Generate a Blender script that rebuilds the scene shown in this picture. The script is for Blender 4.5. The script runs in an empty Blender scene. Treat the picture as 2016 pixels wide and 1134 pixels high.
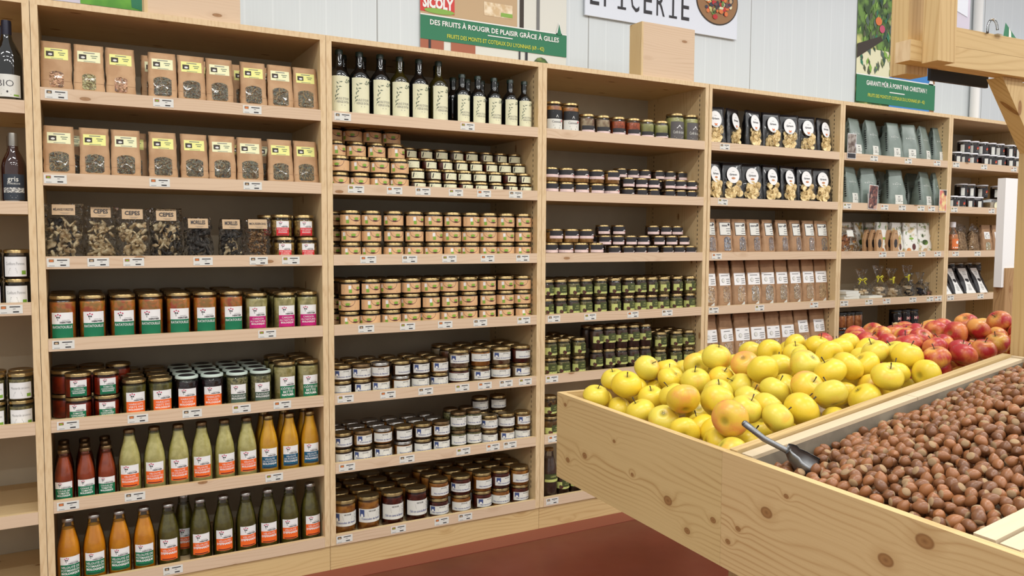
import bpy, math, random
from mathutils import Vector, Matrix
PI = math.pi
sc = bpy.context.scene
COL = sc.collection
random.seed(7)

# ------------------------------------------------------------------ camera
CAM = Vector((0.082, -3.314, 1.439)); YAW, PITCH, ROLL = 0.5034, -0.0640, 0.0050
fw = Vector((math.sin(YAW)*math.cos(PITCH), math.cos(YAW)*math.cos(PITCH), math.sin(PITCH)))
r0 = Vector((math.cos(YAW), -math.sin(YAW), 0)); u0 = r0.cross(fw)
rt = r0*math.cos(ROLL)+u0*math.sin(ROLL); up = u0*math.cos(ROLL)-r0*math.sin(ROLL)
cd = bpy.data.cameras.new('camera'); cam = bpy.data.objects.new('camera', cd); COL.objects.link(cam)
cd.sensor_width = 36; cd.lens = 1574.8/2016*36; cd.clip_start = 0.05
cam.matrix_world = Matrix(((rt.x, up.x, -fw.x, CAM.x), (rt.y, up.y, -fw.y, CAM.y), (rt.z, up.z, -fw.z, CAM.z), (0, 0, 0, 1)))
sc.camera = cam

# ------------------------------------------------------------------ world, lamps, exposure
wd = bpy.data.worlds.new('hall_fill'); sc.world = wd; wd.use_nodes = True
wd.node_tree.nodes['Background'].inputs[0].default_value = (1.0, 0.99, 0.97, 1)
wd.node_tree.nodes['Background'].inputs[1].default_value = 0.58  # even fill light added in place of the unseen store around
sc.view_settings.view_transform = 'Standard'; sc.view_settings.look = 'None'
sc.view_settings.gamma = 1; sc.view_settings.exposure = 0.28
try: sc.view_settings.use_curve_mapping = False
except Exception: pass
LAMP_W = 33
def lamp(x, y, z, lx, ly, power):
    l = bpy.data.lights.new('ceiling_lamp', 'AREA'); l.shape = 'RECTANGLE'; l.size = lx; l.size_y = ly
    l.energy = power; l.color = (1.0, 0.985, 0.955)
    o = bpy.data.objects.new('ceiling_lamp', l); COL.objects.link(o); o.location = (x, y, z)
for yy in (-2.3, -4.6, -7.0):
    for xx in (-2.2, 0.4, 3.0, 5.6, 8.2):
        lamp(xx, yy, 4.1, 1.5, 0.16, LAMP_W)

# ------------------------------------------------------------------ materials
MAT = {}
def srgb(c):
    return tuple(((v/255)/12.92 if v/255 <= 0.04045 else ((v/255+0.055)/1.055)**2.4) for v in c)
def newmat(n):
    m = bpy.data.materials.new(n); m.use_nodes = True; MAT[n] = m
    return m, m.node_tree, m.node_tree.nodes['Principled BSDF']
def nd(t, kind, **kw):
    n = t.nodes.new(kind)
    for k, v in kw.items():
        if k.startswith('i_'): n.inputs[int(k[2:])].default_value = v
        else: setattr(n, k, v)
    return n
def mth(t, op, a, b=None, c=None, clamp=False):
    n = t.nodes.new('ShaderNodeMath'); n.operation = op; n.use_clamp = clamp
    for i, v in enumerate((a, b, c)):
        if v is None: continue
        if isinstance(v, (int, float)): n.inputs[i].default_value = v
        else: t.links.new(v, n.inputs[i])
    return n.outputs[0]
def mix(t, f, a, b):
    n = t.nodes.new('ShaderNodeMix'); n.data_type = 'RGBA'
    for s, v in ((n.inputs[0], f), (n.inputs[6], a), (n.inputs[7], b)):
        if isinstance(v, (int, float)): s.default_value = v
        elif isinstance(v, tuple): s.default_value = (*v[:3], 1)
        else: t.links.new(v, s)
    return n.outputs[2]
def plain(n, c, rough=0.5, metal=0.0, spec=0.5, coat=0.0, rand=0.0, lin=False):
    m, t, b = newmat(n); c = c if lin else srgb(c)
    b.inputs['Base Color'].default_value = (*c, 1); b.inputs['Roughness'].default_value = rough
    b.inputs['Metallic'].default_value = metal; b.inputs['Specular IOR Level'].default_value = spec
    b.inputs['Coat Weight'].default_value = coat
    if rand:
        oi = t.nodes.new('ShaderNodeObjectInfo')
        f = mth(t, 'MULTIPLY', oi.outputs['Random'], rand)
        t.links.new(mix(t, f, c, tuple(v*0.35 for v in c)), b.inputs['Base Color'])
    return m
def speckle(n, c1, c2, scale=60, rough=0.4, bump=0.2, kind='noise', contrast=(0.4, 0.6), c3=None, coat=0.0, rnd=0.0, stretch=(1, 1, 1)):
    """two tone granular stuff: jam, herbs, soup, kraft"""
    m, t, b = newmat(n); c1, c2 = srgb(c1), srgb(c2)
    tc = t.nodes.new('ShaderNodeTexCoord'); oi = t.nodes.new('ShaderNodeObjectInfo')
    off = nd(t, 'ShaderNodeVectorMath', operation='ADD'); t.links.new(tc.outputs['Object'], off.inputs[0])
    s = mth(t, 'MULTIPLY', oi.outputs['Random'], 7.0); t.links.new(s, off.inputs[1])
    mp = nd(t, 'ShaderNodeVectorMath', operation='MULTIPLY'); t.links.new(off.outputs[0], mp.inputs[0]); mp.inputs[1].default_value = stretch
    if kind == 'noise':
        tx = nd(t, 'ShaderNodeTexNoise'); tx.inputs['Scale'].default_value = scale; tx.inputs['Detail'].default_value = 4; fac = tx.outputs[0]
    else:
        tx = nd(t, 'ShaderNodeTexVoronoi'); tx.inputs['Scale'].default_value = scale
        sp = nd(t, 'ShaderNodeSeparateColor'); t.links.new(tx.outputs['Color'], sp.inputs[0]); fac = sp.outputs[0]
    t.links.new(mp.outputs[0], tx.inputs['Vector'])
    mr = nd(t, 'ShaderNodeMapRange'); mr.inputs[1].default_value, mr.inputs[2].default_value = contrast
    t.links.new(fac, mr.inputs[0])
    col = mix(t, mr.outputs[0], c1, c2)
    if c3:
        n2 = nd(t, 'ShaderNodeTexNoise'); n2.inputs['Scale'].default_value = scale*0.45; t.links.new(off.outputs[0], n2.inputs['Vector'])
        m2 = nd(t, 'ShaderNodeMapRange'); m2.inputs[1].default_value = 0.55; m2.inputs[2].default_value = 0.65; t.links.new(n2.outputs[0], m2.inputs[0])
        col = mix(t, m2.outputs[0], col, srgb(c3))
    if rnd:
        col = mix(t, mth(t, 'MULTIPLY', oi.outputs['Random'], rnd), col, tuple(v*0.5 for v in c1))
    t.links.new(col, b.inputs['Base Color'])
    b.inputs['Roughness'].default_value = rough; b.inputs['Coat Weight'].default_value = coat
    if bump:
        bp = nd(t, 'ShaderNodeBump'); bp.inputs['Strength'].default_value = bump; bp.inputs['Distance'].default_value = 0.003
        t.links.new(tx.outputs[0], bp.inputs['Height']); t.links.new(bp.outputs[0], b.inputs['Normal'])
    return m
def wood(n, axis, light, dark, rough=0.55, line=0.5, knots=1.0, fixed=None):
    m, t, b = newmat(n); light, dark = srgb(light), srgb(dark)
    tc = t.nodes.new('ShaderNodeTexCoord'); oi = t.nodes.new('ShaderNodeObjectInfo')
    off = nd(t, 'ShaderNodeVectorMath', operation='ADD'); t.links.new(tc.outputs['Object'], off.inputs[0])
    t.links.new(mth(t, 'MULTIPLY', oi.outputs['Random'], 0.0 if fixed else 13.0), off.inputs[1])
    sp = t.nodes.new('ShaderNodeSeparateXYZ'); t.links.new(off.outputs[0], sp.inputs[0])
    al = sp.outputs['XYZ'.index(axis)]; ot = [sp.outputs[i] for i in range(3) if i != 'XYZ'.index(axis)]
    ac = mth(t, 'ADD', ot[0], mth(t, 'MULTIPLY', ot[1], 1.07))
    cb = t.nodes.new('ShaderNodeCombineXYZ'); t.links.new(mth(t, 'MULTIPLY', al, 2.6), cb.inputs[0]); t.links.new(mth(t, 'MULTIPLY', ac, 6.5), cb.inputs[1])
    vo = nd(t, 'ShaderNodeTexVoronoi'); vo.voronoi_dimensions = '2D'; vo.inputs['Scale'].default_value = 1.0; t.links.new(cb.outputs[0], vo.inputs['Vector'])
    d = vo.outputs['Distance']
    for (ka, kc, kr) in (fixed or ()):
        # knots that this very board has; kr is the knot's radius
        da = mth(t, 'MULTIPLY', mth(t, 'SUBTRACT', al, ka), 0.050/kr*0.75); dc = mth(t, 'MULTIPLY', mth(t, 'SUBTRACT', ac, kc), 0.050/kr)
        dk = mth(t, 'SQRT', mth(t, 'ADD', mth(t, 'MULTIPLY', da, da), mth(t, 'MULTIPLY', dc, dc)))
        d = mth(t, 'MINIMUM', dk, mth(t, 'ADD', d, 0.3)) if (ka, kc, kr) == fixed[0] else mth(t, 'MINIMUM', dk, d)
    bulge = mth(t, 'MULTIPLY', mth(t, 'EXPONENT', mth(t, 'MULTIPLY', mth(t, 'MULTIPLY', d, d), -60.0)), 0.022)
    c2 = t.nodes.new('ShaderNodeCombineXYZ'); t.links.new(mth(t, 'MULTIPLY', al, 0.9), c2.inputs[0]); t.links.new(mth(t, 'MULTIPLY', ac, 5.0), c2.inputs[1])
    n1 = nd(t, 'ShaderNodeTexNoise'); n1.inputs['Scale'].default_value = 1.2; n1.inputs['Detail'].default_value = 2; t.links.new(c2.outputs[0], n1.inputs['Vector'])
    g = mth(t, 'ADD', mth(t, 'ADD', ac, bulge), mth(t, 'MULTIPLY', n1.outputs[0], 0.13))
    ring = mth(t, 'PINGPONG', mth(t, 'MULTIPLY', g, 130.0), 1.0)
    ring = mth(t, 'POWER', ring, 3.5)
    c3 = t.nodes.new('ShaderNodeCombineXYZ'); t.links.new(mth(t, 'MULTIPLY', al, 6.0), c3.inputs[0]); t.links.new(mth(t, 'MULTIPLY', ac, 260.0), c3.inputs[1])
    n2 = nd(t, 'ShaderNodeTexNoise'); n2.inputs['Scale'].default_value = 1.0; t.links.new(c3.outputs[0], n2.inputs['Vector'])
    n3 = nd(t, 'ShaderNodeTexNoise'); n3.inputs['Scale'].default_value = 2.0; t.links.new(c2.outputs[0], n3.inputs['Vector'])
    n4 = nd(t, 'ShaderNodeMapRange'); n4.inputs[1].default_value = 0.35; n4.inputs[2].default_value = 0.7; n4.inputs[4].default_value = line*1.3; t.links.new(n3.outputs[0], n4.inputs[0])
    amt = mth(t, 'MULTIPLY', ring, n4.outputs[0])
    amt = mth(t, 'ADD', amt, mth(t, 'MULTIPLY', mth(t, 'SUBTRACT', n2.outputs[0], 0.35), 0.30), clamp=True)
    col = mix(t, amt, light, dark)
    k = nd(t, 'ShaderNodeMapRange'); k.inputs[1].default_value = 0.052; k.inputs[2].default_value = 0.042; t.links.new(d, k.inputs[0])
    sc2 = nd(t, 'ShaderNodeSeparateColor'); t.links.new(vo.outputs['Color'], sc2.inputs[0])
    km = mth(t, 'MULTIPLY', k.outputs[0], mth(t, 'GREATER_THAN', sc2.outputs[0], 0.45)) if not fixed else k.outputs[0]
    halo = nd(t, 'ShaderNodeMapRange'); halo.inputs[1].default_value = 0.12; halo.inputs[2].default_value = 0.045; t.links.new(d, halo.inputs[0])
    col = mix(t, mth(t, 'MULTIPLY', halo.outputs[0], 0.35*knots), col, dark)
    col = mix(t, mth(t, 'MULTIPLY', km, 0.9*knots), col, mix(t, mth(t, 'PINGPONG', mth(t, 'MULTIPLY', d, 40.0), 1.0), srgb((120, 78, 42)), srgb((156, 112, 66))))
    # slight tint from board to board
    col = mix(t, mth(t, 'MULTIPLY', oi.outputs['Random'], 0.18), col, dark)
    t.links.new(col, b.inputs['Base Color']); b.inputs['Roughness'].default_value = rough; b.inputs['Specular IOR Level'].default_value = 0.3
    bp = nd(t, 'ShaderNodeBump'); bp.inputs['Strength'].default_value = 0.12; bp.inputs['Distance'].default_value = 0.001
    t.links.new(n2.outputs[0], bp.inputs['Height']); t.links.new(bp.outputs[0], b.inputs['Normal'])
    return m
PINE = ((219, 194, 148), (186, 150, 100))
for ax in 'XYZ':
    wood('pine_'+ax, ax, *PINE)
    wood('lip_'+ax, ax, (218, 193, 164), (188, 156, 124))
    wood('stall_'+ax, ax, (214, 186, 134), (174, 134, 80), line=0.65)
    wood('brown_'+ax, ax, (176, 140, 96), (128, 92, 58))
FIX1 = ((0.300, 0.091, 0.006), (0.054, 0.042, 0.005), (0.194, -0.035, 0.009), (0.283, -0.072, 0.008), (-0.027, -0.026, 0.005), (-0.168, -0.049, 0.012), (-0.322, -0.044, 0.007), (-0.238, -0.099, 0.008))
FIX2 = ((0.676, 0.025, 0.012), (0.753, -0.037, 0.006), (0.782, -0.076, 0.006), (0.627, 0.075, 0.005), (0.341, 0.090, 0.013), (0.409, 0.031, 0.012))
wood('board_far', 'Y', (210, 182, 128), (168, 128, 74), line=0.65, fixed=FIX1)
wood('board_near', 'Y', (214, 184, 133), (172, 128, 76), line=0.6, fixed=FIX2)
wood('pale_X', 'X', (216, 198, 168), (198, 174, 138), line=0.25, knots=0.2)
wood('pale_Y', 'Y', (216, 198, 168), (198, 174, 138), line=0.25, knots=0.2)
def layered(n):
    """the three layer edge of a board"""
    m, t, b = newmat(n)
    tc = t.nodes.new('ShaderNodeTexCoord'); mp = nd(t, 'ShaderNodeMapping'); mp.inputs['Scale'].default_value = (40, 40, 9); t.links.new(tc.outputs['Object'], mp.inputs[0])
    nz = nd(t, 'ShaderNodeTexNoise'); nz.inputs['Scale'].default_value = 2.0; t.links.new(mp.outputs[0], nz.inputs['Vector'])
    mr = nd(t, 'ShaderNodeMapRange'); mr.inputs[1].default_value = 0.45; mr.inputs[2].default_value = 0.75; t.links.new(nz.outputs[0], mr.inputs[0])
    t.links.new(mix(t, mr.outputs[0], srgb((222, 196, 154)), srgb((204, 172, 128))), b.inputs['Base Color']); b.inputs['Roughness'].default_value = 0.6
layered('edge_grain')

def glassy(n, tint=(1, 1, 1), ior=1.5, rough=0.02, boost=0.0, bump=0.0, bscale=30, lin=True):
    m = bpy.data.materials.new(n); m.use_nodes = True; MAT[n] = m; t = m.node_tree; t.nodes.remove(t.nodes['Principled BSDF'])
    out = t.nodes['Material Output']
    tr = t.nodes.new('ShaderNodeBsdfTransparent'); tr.inputs[0].default_value = (*tint, 1)
    gl = t.nodes.new('ShaderNodeBsdfGlossy'); gl.inputs['Roughness'].default_value = rough; gl.inputs[0].default_value = (1, 1, 1, 1)
    fr = t.nodes.new('ShaderNodeFresnel'); fr.inputs[0].default_value = ior
    f = mth(t, 'ADD', fr.outputs[0], boost, clamp=True)
    mx = t.nodes.new('ShaderNodeMixShader'); t.links.new(f, mx.inputs[0]); t.links.new(tr.outputs[0], mx.inputs[1]); t.links.new(gl.outputs[0], mx.inputs[2])
    t.links.new(mx.outputs[0], out.inputs[0])
    if bump:
        tc = t.nodes.new('ShaderNodeTexCoord'); oi = t.nodes.new('ShaderNodeObjectInfo')
        off = nd(t, 'ShaderNodeVectorMath', operation='ADD'); t.links.new(tc.outputs['Object'], off.inputs[0]); t.links.new(mth(t, 'MULTIPLY', oi.outputs['Random'], 5.0), off.inputs[1])
        vo = nd(t, 'ShaderNodeTexNoise'); vo.inputs['Scale'].default_value = bscale; vo.inputs['Distortion'].default_value = 1.5; t.links.new(off.outputs[0], vo.inputs['Vector'])
        bp = nd(t, 'ShaderNodeBump'); bp.inputs['Strength'].default_value = bump; bp.inputs['Distance'].default_value = 0.02
        t.links.new(vo.outputs[0], bp.inputs['Height']); t.links.new(bp.outputs[0], gl.inputs['Normal']); t.links.new(bp.outputs[0], fr.inputs['Normal'])
glassy('glass', (0.99, 0.99, 0.98), boost=-0.01)
glassy('cello', (0.95, 0.95, 0.94), rough=0.10, boost=-0.02, bump=1.0, bscale=38, ior=1.42)
glassy('window_film', (0.97, 0.97, 0.96), rough=0.08, boost=-0.05, bump=1.0, bscale=60, ior=1.35)
glassy('clear_plastic', (0.9, 0.92, 0.92), boost=0.06, rough=0.05)
plain('bottle_black', (10, 12, 12), 0.04, spec=0.8, coat=0.5)
plain('bottle_olive', (40, 36, 8), 0.04, spec=0.8, coat=0.5)
plain('bottle_rose', (48, 16, 8), 0.05, spec=0.7, coat=0.5)
plain('foil_navy', (32, 32, 50), 0.4, metal=0.3)
plain('foil_silver', (150, 146, 138), 0.3, metal=0.8)
plain('cap_green', (28, 44, 36), 0.35)
plain('gold', (164, 140, 96), 0.26, metal=0.9)
plain('gold_dark', (120, 96, 66), 0.3, metal=0.85)
plain('silver', (176, 172, 166), 0.25, metal=0.9)
plain('steel', (132, 133, 134), 0.40, metal=0.9)
plain('lid_green', (196, 212, 200), 0.35)
plain('white', (236, 236, 234), 0.5); plain('off_white', (220, 220, 212), 0.6); plain('lid_white', (232, 232, 236), 0.35)
plain('cream', (226, 224, 190), 0.6); plain('yellow_paper', (232, 232, 142), 0.6); plain('pale_yellow', (232, 232, 186), 0.6)
plain('black', (18, 18, 20), 0.5); plain('ink', (40, 38, 44), 0.6); plain('grey_ink', (120, 120, 120), 0.7); plain('grey_label', (88, 84, 84), 0.5)
plain('charcoal', (38, 36, 40), 0.5); plain('slate', (44, 52, 62), 0.5)
plain('green_label', (0, 112, 74), 0.45); plain('orange_label', (238, 104, 36), 0.45); plain('magenta', (188, 10, 112), 0.45); plain('red_label', (214, 40, 48), 0.45)
plain('blue_label', (6, 84, 116), 0.45); plain('flag_label', (70, 92, 78), 0.45); plain('dark_green', (12, 62, 40), 0.5)
plain('logo_pink', (196, 70, 104), 0.5); plain('maroon', (84, 34, 34), 0.4); plain('lime', (128, 172, 60), 0.45); plain('lime_pale', (196, 202, 120), 0.5)
plain('moss', (66, 74, 38), 0.45); plain('kraft_label', (220, 176, 128), 0.55); plain('blue_ink', (62, 74, 140), 0.6); plain('photo_blue', (60, 78, 130), 0.5)
plain('rust', (164, 92, 62), 0.5); plain('photo_brown', (150, 110, 70), 0.6); plain('photo_dark', (52, 40, 30), 0.6); plain('fig', (90, 40, 40), 0.5)
plain('pouch_black', (20, 20, 24), 0.3, coat=0.3); plain('rose_paper', (230, 204, 200), 0.6); plain('yellow_ribbon', (222, 214, 70), 0.4)
plain('sign_green', (26, 116, 78), 0.5); plain('sign_yellow', (212, 214, 70), 0.6); plain('sign_white', (222, 228, 240), 0.5); plain('lilac', (206, 200, 218), 0.5)
plain('sign_red', (206, 50, 44), 0.5); plain('card_brown', (196, 168, 132), 0.7)
plain('photo_sky', (60, 134, 206), 0.6); plain('photo_orange', (222, 120, 60), 0.6); plain('photo_red', (190, 40, 46), 0.6); plain('strip_dark', (46, 38, 30), 0.5)
speckle('kraft', (196, 158, 118), (182, 142, 102), 18, 0.7, 0.25, rnd=0.25)
speckle('kraft_dark', (176, 138, 102), (156, 120, 86), 14, 0.7, 0.5, rnd=0.2)
speckle('sage', (128, 142, 134), (112, 126, 118), 9, 0.32, 0.5, rnd=0.2)
speckle('herbs', (56, 55, 42), (112, 112, 84), 190, 0.35, 0.6, contrast=(0.42, 0.62), c3=(18, 18, 16), coat=0.6, rnd=0.2)
speckle('herbs_pale', (120, 120, 70), (190, 184, 130), 150, 0.4, 0.6, c3=(80, 88, 50), coat=0.5)
speckle('bark', (150, 96, 66), (214, 166, 128), 90, 0.4, 0.6, c3=(96, 56, 40), coat=0.5)
speckle('seeds_dark', (44, 48, 60), (96, 102, 126), 260, 0.3, 0.5, coat=0.5)
speckle('pasta', (222, 190, 146), (130, 94, 60), 90, 0.45, 0.7, kind='vor', contrast=(0.2, 0.9), coat=0.4)
speckle('pasta_grey', (190, 172, 146), (84, 72, 56), 120, 0.45, 0.7, kind='vor', contrast=(0.2, 0.9), coat=0.4)
speckle('ratatouille', (220, 138, 58), (176, 136, 52), 70, 0.35, 0.3, contrast=(0.42, 0.58), c3=(196, 84, 30), rnd=0.3)
speckle('cardon', (206, 196, 138), (166, 158, 96), 55, 0.35, 0.3, contrast=(0.42, 0.6), c3=(196, 190, 140))
speckle('tomato', (187, 57, 17), (140, 37, 10), 40, 0.35, 0.2, rnd=0.2)
speckle('tomato_sauce', (176, 78, 36), (150, 60, 26), 20, 0.35, 0.1)
speckle('green_beans', (126, 118, 50), (84, 82, 32), 60, 0.35, 0.4, contrast=(0.4, 0.6), c3=(130, 120, 60), stretch=(1, 1, 0.3))
speckle('red_beans', (46, 22, 26), (22, 12, 16), 120, 0.3, 0.4, kind='vor')
speckle('flageolet', (167, 161, 110), (96, 96, 57), 150, 0.35, 0.5, kind='vor', contrast=(0.1, 0.9))
speckle('chickpea', (202, 170, 96), (119, 87, 41), 110, 0.35, 0.6, kind='vor', contrast=(0.1, 0.9))
speckle('courgette_soup', (214, 206, 140), (200, 192, 122), 45, 0.35, 0.1, contrast=(0.45, 0.6), c3=(196, 188, 112))
speckle('pumpkin_soup', (232, 164, 30), (220, 148, 24), 26, 0.35, 0.05)
speckle('squash_soup', (236, 188, 48), (226, 172, 36), 26, 0.35, 0.05)
speckle('spinach_soup', (112, 104, 40), (94, 86, 30), 50, 0.35, 0.1)
speckle('stew', (206, 146, 62), (164, 100, 36), 40, 0.4, 0.2)
speckle('chili', (115, 40, 19), (79, 26, 12), 50, 0.4, 0.2)
speckle('pate', (112, 82, 59), (75, 52, 39), 80, 0.4, 0.2)
speckle('foie', (215, 176, 114), (176, 129, 72), 60, 0.4, 0.2)
speckle('jam', (52, 10, 10), (30, 6, 8), 30, 0.3, 0.1)
speckle('mustard', (165, 154, 99), (114, 105, 63), 130, 0.4, 0.3)
speckle('chestnut', (98, 70, 54), (75, 52, 41), 30, 0.4, 0.1)
speckle('duck', (190, 172, 140), (120, 72, 44), 22, 0.4, 0.3, contrast=(0.45, 0.6))
speckle('carrot', (196, 96, 40), (150, 66, 24), 90, 0.4, 0.3)
speckle('fat', (186, 186, 120), (160, 160, 96), 20, 0.35, 0.05)
speckle('nuts_jar', (160, 120, 60), (60, 40, 24), 60, 0.35, 0.5, kind='vor', contrast=(0.1, 0.9))
speckle('apricot', (214, 150, 92), (180, 108, 60), 50, 0.35, 0.2)
speckle('dark_jam', (44, 16, 20), (24, 8, 12), 40, 0.25, 0.1)
speckle('mushroom', (240, 224, 184), (180, 148, 104), 50, 0.6, 0.3, contrast=(0.35, 0.65), rnd=0.1)
speckle('mushroom_dark', (74, 66, 58), (36, 32, 28), 70, 0.6, 0.5)
speckle('mousseron', (196, 156, 108), (120, 84, 52), 80, 0.6, 0.3)
speckle('cookie', (246, 226, 172), (222, 190, 132), 120, 0.6, 0.4)
speckle('dried_fruit', (196, 120, 40), (92, 40, 30), 30, 0.5, 0.4, c3=(222, 178, 90))
speckle('oats', (196, 164, 124), (130, 98, 66), 120, 0.6, 0.6, kind='vor', contrast=(0.1, 0.9))
speckle('leafy', (110, 148, 66), (52, 78, 36), 14, 0.6, 0, contrast=(0.42, 0.58), c3=(206, 206, 130))
speckle('leafy_bright', (110, 176, 60), (60, 130, 40), 10, 0.6, 0, contrast=(0.3, 0.7))
speckle('botanic', (226, 226, 220), (120, 140, 96), 30, 0.4, 0.05, contrast=(0.56, 0.62), c3=(190, 160, 90))
speckle('biscuit_paper', (240, 224, 196), (210, 180, 136), 25, 0.5, 0.1)
speckle('pinkish', (224, 180, 168), (206, 150, 140), 80, 0.5, 0.1)
speckle('shell_photo', (170, 160, 150), (90, 70, 60), 30, 0.5, 0, c3=(190, 190, 210))
speckle('meat_photo', (130, 80, 70), (60, 40, 44), 60, 0.5, 0, c3=(190, 150, 130))
speckle('salad_photo', (214, 120, 110), (236, 214, 150), 30, 0.5, 0, c3=(60, 50, 50))
speckle('crate_grey', (150, 140, 122), (128, 118, 102), 12, 0.8, 0.1)

def apple_mat(n, c1, c2, blush, amt, speck):
    m, t, b = newmat(n); tc = t.nodes.new('ShaderNodeTexCoord'); oi = t.nodes.new('ShaderNodeObjectInfo')
    off = nd(t, 'ShaderNodeVectorMath', operation='ADD'); t.links.new(tc.outputs['Object'], off.inputs[0]); t.links.new(mth(t, 'MULTIPLY', oi.outputs['Random'], 31.0), off.inputs[1])
    n1 = nd(t, 'ShaderNodeTexNoise'); n1.inputs['Scale'].default_value = 1.1 if False else 0.9; n1.inputs['Detail'].default_value = 1; t.links.new(off.outputs[0], n1.inputs['Vector'])
    n2 = nd(t, 'ShaderNodeTexNoise'); n2.inputs['Scale'].default_value = 14; t.links.new(off.outputs[0], n2.inputs['Vector'])
    sp = t.nodes.new('ShaderNodeSeparateXYZ'); t.links.new(tc.outputs['Object'], sp.inputs[0])
    ms = nd(t, 'ShaderNodeVectorMath', operation='MULTIPLY'); t.links.new(off.outputs[0], ms.inputs[0]); ms.inputs[1].default_value = (3.2, 3.2, 0.5)
    n3 = nd(t, 'ShaderNodeTexNoise'); n3.inputs['Scale'].default_value = 2.2; t.links.new(ms.outputs[0], n3.inputs['Vector'])
    col = mix(t, oi.outputs['Random'], srgb(c1), srgb(c2))
    k = mth(t, 'ADD', mth(t, 'ADD', n1.outputs[0], mth(t, 'MULTIPLY', mth(t, 'SUBTRACT', n3.outputs[0], 0.5), 0.22)), mth(t, 'MULTIPLY', mth(t, 'SUBTRACT', oi.outputs['Random'], 0.5), 0.12))
    mr = nd(t, 'ShaderNodeMapRange'); mr.inputs[1].default_value, mr.inputs[2].default_value = amt; t.links.new(k, mr.inputs[0])
    col = mix(t, mr.outputs[0], col, srgb(blush))
    s = nd(t, 'ShaderNodeMapRange'); s.inputs[1].default_value = 0.66; s.inputs[2].default_value = 0.74; t.links.new(n2.outputs[0], s.inputs[0])
    col = mix(t, mth(t, 'MULTIPLY', s.outputs[0], 0.3), col, srgb(speck))
    # russet round the stalk hollow
    rr = mth(t, 'SQRT', mth(t, 'ADD', mth(t, 'MULTIPLY', sp.outputs[0], sp.outputs[0]), mth(t, 'MULTIPLY', sp.outputs[1], sp.outputs[1])))
    rs = nd(t, 'ShaderNodeMapRange'); rs.inputs[1].default_value = 0.30; rs.inputs[2].default_value = 0.10; t.links.new(rr, rs.inputs[0])
    col = mix(t, mth(t, 'MULTIPLY', rs.outputs[0], 0.55), col, srgb((120, 112, 40)))
    t.links.new(col, b.inputs['Base Color']); b.inputs['Roughness'].default_value = 0.33; b.inputs['Specular IOR Level'].default_value = 0.45
    b.inputs['Subsurface Weight'].default_value = 0.0
apple_mat('apple_yellow', (226, 194, 50), (218, 200, 74), (226, 170, 66), (0.60, 0.85), (150, 120, 30))
apple_mat('apple_blush', (222, 190, 56), (222, 180, 66), (226, 146, 78), (0.42, 0.72), (150, 110, 30))
apple_mat('apple_red', (222, 176, 78), (206, 110, 66), (168, 38, 42), (0.36, 0.62), (210, 150, 90))
def nut_mat():
    m, t, b = newmat('nut_shell'); tc = t.nodes.new('ShaderNodeTexCoord'); oi = t.nodes.new('ShaderNodeObjectInfo'); ge = t.nodes.new('ShaderNodeNewGeometry')
    rnd = mth(t, 'FRACT', mth(t, 'ADD', oi.outputs['Random'], ge.outputs['Random Per Island']))
    n1 = nd(t, 'ShaderNodeTexNoise'); n1.inputs['Scale'].default_value = 160; t.links.new(tc.outputs['Object'], n1.inputs['Vector'])
    col = mix(t, rnd, srgb((150, 94, 54)), srgb((84, 48, 28)))
    col = mix(t, mth(t, 'MULTIPLY', n1.outputs[0], 0.45), col, srgb((168, 116, 72)))
    t.links.new(col, b.inputs['Base Color']); b.inputs['Roughness'].default_value = 0.38
nut_mat(); plain('nut_cap', (164, 134, 98), 0.8, rand=0.3)
def floor_mat():
    m, t, b = newmat('floor_paint'); tc = t.nodes.new('ShaderNodeTexCoord')
    n1 = nd(t, 'ShaderNodeTexNoise'); n1.inputs['Scale'].default_value = 1.6; n1.inputs['Detail'].default_value = 6; t.links.new(tc.outputs['Object'], n1.inputs['Vector'])
    n2 = nd(t, 'ShaderNodeTexNoise'); n2.inputs['Scale'].default_value = 7; n2.inputs['Detail'].default_value = 3; t.links.new(tc.outputs['Object'], n2.inputs['Vector'])
    mr = nd(t, 'ShaderNodeMapRange'); mr.inputs[1].default_value = 0.35; mr.inputs[2].default_value = 0.65; t.links.new(n1.outputs[0], mr.inputs[0])
    col = mix(t, mr.outputs[0], srgb((92, 36, 20)), srgb((108, 46, 29)))
    m2 = nd(t, 'ShaderNodeMapRange'); m2.inputs[1].default_value = 0.72; m2.inputs[2].default_value = 0.76; t.links.new(n2.outputs[0], m2.inputs[0])
    col = mix(t, mth(t, 'MULTIPLY', m2.outputs[0], 0.4), col, srgb((122, 84, 74)))
    t.links.new(col, b.inputs['Base Color'])
    rm = nd(t, 'ShaderNodeMapRange'); rm.inputs[3].default_value = 0.25; rm.inputs[4].default_value = 0.5; t.links.new(n2.outputs[0], rm.inputs[0]); t.links.new(rm.outputs[0], b.inputs['Roughness'])
floor_mat(); plain('floor_band', (128, 62, 47), 0.4)
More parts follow.
